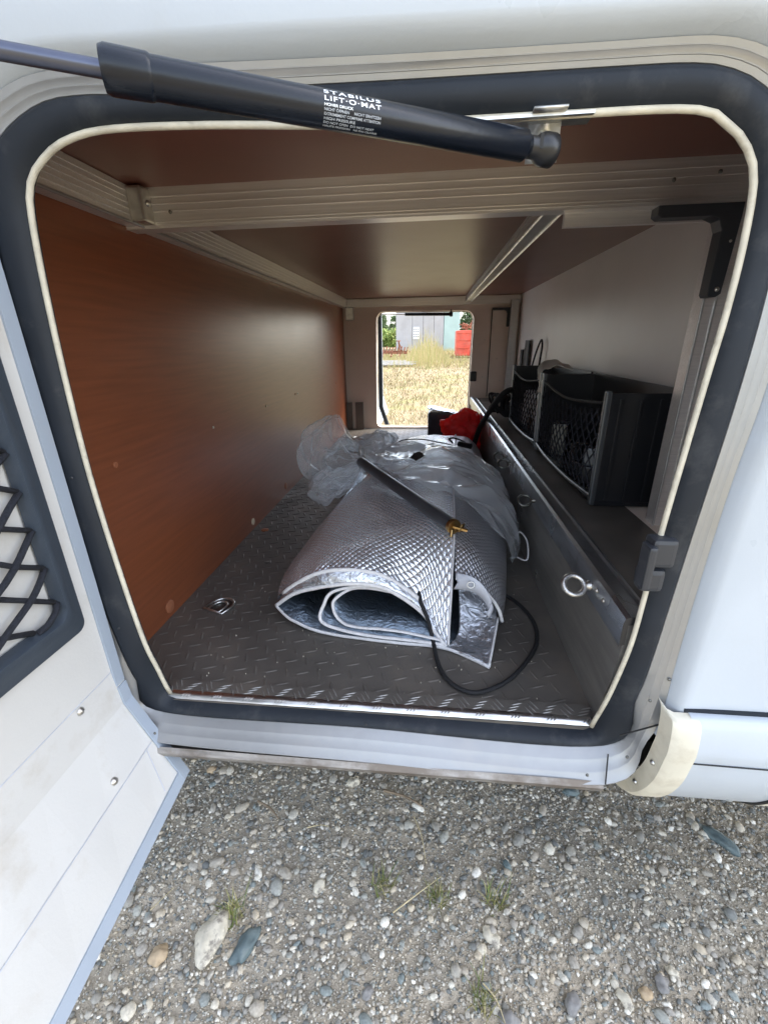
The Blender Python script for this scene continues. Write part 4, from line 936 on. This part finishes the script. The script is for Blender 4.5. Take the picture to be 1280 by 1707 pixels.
sheet = [[(.33, .68, .20), (.40, .58, .190), (.48, .50, .196), (.56, .42, .190), (.62, .36, .165), (.665, .33, .115), (.685, .36, .07), (.69, .42, .05)],
         [(.33, .74, .20), (.41, .66, .200), (.49, .60, .206), (.57, .54, .200), (.64, .50, .172), (.69, .47, .12), (.712, .47, .08), (.712, .47, .045)],
         [(.335, .82, .20), (.42, .76, .205), (.50, .72, .212), (.58, .68, .205), (.65, .64, .175), (.700, .61, .13), (.718, .60, .09), (.715, .58, .05)],
         [(.345, .88, .19), (.42, .86, .200), (.51, .84, .205), (.59, .80, .195), (.66, .77, .165), (.705, .74, .13), (.718, .72, .09), (.71, .70, .06)],
         [(.35, .93, .165), (.43, .95, .170), (.52, .94, .175), (.60, .92, .172), (.67, .88, .15), (.700, .84, .125), (.71, .82, .11), (.70, .80, .10)]]
R = patch(sheet, 20, 26); film_obj(wrinkle(R, .011), 'film')
R = [[p + Vector((0, .02, -.012)) for p in r_] for r_ in patch(sheet, 18, 22)]; film_obj(wrinkle(R, .010, 11, 26, 2), 'film')
strand = [(.33, .68, .2), (.38, .60, .205), (.44, .52, .20), (.40, .50, .185)]
g = G(); lf = [(.455, .60, .226), (.470, .575, .224), (.49, .60, .232), (.478, .625, .236), (.462, .62, .232)]; g.add(lf, [tuple(range(5))]); g.build('printed_mark', 'black_plastic', BG, solid=.001)
g = G(); g.tube(catmull([(.700, .46, .06), (.712, .47, .085), (.725, .44, .075), (.722, .41, .045), (.704, .43, .040)], 6), .0018, 6); g.build('hanger_loop', 'binding', BG, smooth=180)

# ---- net-fronted crates on the bench
def crate(y0, y1, label, zt=.405, x0=.826):
    c = thing('storage_crate', label, 'crate', (x0, (y0 + y1) / 2, .19), 'crates on the bench')
    iv = Matrix.Translation(-Vector(c.location)); xb = .966
    def B_(nm, m, fn, **k):
        g = G(); fn(g); o = g.build(nm, m, c, **k); o.matrix_parent_inverse = iv; return o
    B_('base', 'black_plastic', lambda g: g.box(x0 + .004, xb, y0, y1, .187, .195))
    B_('back_panel', 'black_plastic', lambda g: g.box(xb - .005, xb, y0 + .006, y1 - .006, .195, zt + .004))
    for ya in (y0, y1 - .006): B_('side_panel', 'black_plastic', lambda g: g.box(x0 + .004, xb, ya, ya + .006, .195, zt), bevel=.0015)
    for z in (.26, .33): pass
    for k in range(3): B_('side_rib', 'black_plastic', lambda g: g.box(x0 + .02 + k * .035, x0 + .026 + k * .035, y0 - .003, y0 + .0, .20, zt - .01), bevel=.001)
    for ya in (y0 - .002, y1 - .008): B_('front_post', 'grey_edge', lambda g: g.box(x0 - .006, x0 + .005, ya, ya + .012, .188, zt + .004), bevel=.003)
    B_('front_sill', 'grey_edge', lambda g: g.tube(catmull([(x0 - .002, y0 + .005, .206), (x0 - .006, y0 + (y1 - y0) * .3, .200), (x0 - .006, y0 + (y1 - y0) * .7, .200), (x0 - .002, y1 - .005, .206)], 5), .0055, 8), smooth=60)
    B_('top_cord', 'cord_black', lambda g: g.tube(catmull([(x0 - .001, y0 + .008, zt - .018), (x0 - .006, (y0 + y1) / 2, zt - .035), (x0 - .001, y1 - .008, zt - .018)], 8), .003, 8), smooth=180)
    # net cords
    H_ = zt - .03 - .208; W_ = y1 - y0 - .016
    for s in (1, -1):
        k = -H_
        while k < W_:
            a = max(0, k); b = min(W_, k + H_)
            if b - a > .01:
                pts = []
                for i in range(9):
                    u = a + (b - a) * i / 8; v = (u - k); v = v if s > 0 else H_ - v
                    pts.append((x0 - .002 - .010 * math.sin(math.pi * u / W_) * math.sin(math.pi * min(max(v / H_, 0), 1)) - .001 * s, y0 + .008 + u, .208 + v * (1 - .10 * math.sin(math.pi * u / W_))))
                B_('net_cord', 'net_cord', lambda g: g.tube(pts, .0016, 5), smooth=180)
            k += .033
    for i in range(7):
        yy = random.uniform(y0 + .06, y1 - .08); B_('stored_item', random.choice(['pole_grey', 'dark_plastic', 'black_plastic', 'dark_steel']), lambda g: g.box(x0 + .02, x0 + .06, yy, yy + random.uniform(.02, .06), .196, .196 + random.uniform(.02, .09), rz=random.uniform(-.5, .5)), bevel=.004)
    return c
crate(.378, .862, 'black crate with black net front, the nearer of two on the bench')
crate(.885, 1.34, 'black crate with black net front, the farther one, holding pale items')
o = G(); o.box(.85, .90, .98, 1.2, .20, .33, rz=.1); tag(o.build('wrapped_bundle', 'tab_grey', bevel=.012), 'pale grey bundle behind the net of the farther crate', 'bundle')
# white cloth on crate rim
R = patch([[(.822, .86, .350), (.824, .88, .385), (.835, .91, .415), (.87, .93, .422), (.91, .90, .415)], [(.822, .89, .352), (.824, .93, .395), (.84, .98, .428), (.88, 1.0, .436), (.92, .97, .420)], [(.826, .90, .352), (.83, .96, .39), (.845, 1.03, .415), (.88, 1.06, .42), (.925, 1.04, .41)]], 6, 6)
g = G(); g.grid([[p + nvec(p, 40) * .006 for p in r_] for r_ in R]); tag(g.build('white_rag', 'white_cloth', smooth=180, solid=.003), 'off-white rag draped between the two black crates', 'rag')
# straps hanging at the wall
g = G(); g.box(.962, .972, 1.80, 1.88, .36, .495); tag(g.build('flat_strap', 'black_plastic', bevel=.002), 'flat black strap end standing up behind the farther crate', 'strap')
g = G(); g.tube(catmull([(.965, 1.70, .37), (.965, 1.64, .44), (.965, 1.575, .490), (.965, 1.545, .492), (.965, 1.535, .46), (.966, 1.56, .39)], 6), .004, 8); tag(g.build('cable_loop', 'cord_black', smooth=180), 'black cable loop sticking up beside the flat strap', 'cable')
g = G(); g.box(.965, .975, 1.96, 2.0, .37, .45); tag(g.build('charger_block', 'black_plastic', bevel=.003), 'small black block at the far end of the shelf behind the strap', 'adapter')
# thick black hose
g = G(); g.tube(catmull([(.705, 1.50, .012), (.708, 1.52, .06), (.722, 1.45, .15), (.745, 1.33, .24), (.775, 1.28, .30), (.81, 1.30, .318), (.845, 1.40, .29), (.86, 1.50, .25), (.85, 1.56, .21)], 8), .011, 12); tag(g.build('black_hose', 'cord_black', smooth=180), 'thick black corrugated hose hanging over the bench edge by the farther crate', 'hose')
g = G()
for k in range(6):
    pts = [(.80 + .03 * math.cos(a * 1.0 + k) + .015 * math.sin(a * 3 + k), 1.44 + .07 * math.sin(a + k * .7), .20 + .045 + .04 * math.cos(a * 2 + k)) for a in np.linspace(0, 5.5, 12)]
    g.tube(catmull(pts, 4), .005, 7)
tag(g.build('cable_tangle', 'cord_black', smooth=180), 'tangle of black cables on the bench beside the farther crate', 'cables')
# red bag and dark jar at far end
def blob(c, r, amp, m, name, label, cat, seed=0, sub=4, flat=.0):
    V, Fc = ico(sub); vs = []
    for v in V:
        v = Vector(v); k = 1 + amp * (noise.noise(v * 1.6 + Vector((seed, 0, 0))) + .6 * (1 - 3 * abs(noise.noise(v * 2.6 + Vector((0, seed, 0)))))) 
        p = Vector((c[0] + v.x * r[0] * k, c[1] + v.y * r[1] * k, c[2] + v.z * r[2] * k)); p.z = max(p.z, flat); vs.append(p)
    g = G(); g.add(vs, [tuple(int(i) for i in f) for f in Fc]); return tag(g.build(name, m, smooth=180), label, cat)
blob((.655, 1.62, .085), (.100, .08, .095), .36, 'red_cloth', 'red_bag', 'bright red crumpled fabric bag at the far end of the foil mat', 'bag', 3, 5, .003)
BK = thing('plastic_canister', 'dark smoky plastic canister with a silvery top edge behind the red bag', 'canister', (0, 0, 0))
g = G(); g.box(.492, .64, 1.86, 1.97, .005, .150); g.build('canister_body', 'bucket_dark', BK, bevel=.015)
g = G(); R = patch([[(.488, 1.85, .172), (.54, 1.85, .160), (.60, 1.85, .150), (.655, 1.85, .135)], [(.49, 1.91, .178), (.54, 1.92, .170), (.60, 1.91, .152), (.66, 1.90, .140)], [(.495, 1.975, .160), (.54, 1.98, .155), (.60, 1.98, .145), (.65, 1.97, .13)]], 6, 6); g.grid([[p + nvec(p, 40) * .006 for p in r_] for r_ in R]); g.build('film_cover', 'foil_crumpled', BK, smooth=180, solid=.002)
g = G(); g.tube([(.505, 1.865, .168), (.53, 1.87, .163)], .006, 10); g.build('cap', 'black_plastic', BK, smooth=50)
g = G(); g.tube(catmull([(.63, 1.80, .12), (.665, 1.78, .145), (.685, 1.77, .155)], 5), .004, 8); tag(g.build('pen', 'white_cloth', smooth=50), 'short pale stick poking up beside the red bag', 'stick')
g = G(); g.tube([(.14, 1.72, .01), (.17, 1.63, .012)], [.006, .008], 10); tag(g.build('screwdriver_handle', 'tab_grey', smooth=50), 'small grey tool handle on the floor before the far tie-down ring', 'tool')
# crumbs on the floor
g = G()
for i in range(80):
    x, y = random.uniform(.12, .70), random.uniform(.03, .35); s_ = random.uniform(.0004, .0011)
    g.box(x, x + s_, y, y + s_ * 1.6, .0, s_ + .0012, rz=random.random() * 3)
setkind(g.build('floor_grit', 'stone_pale'), 'stuff')
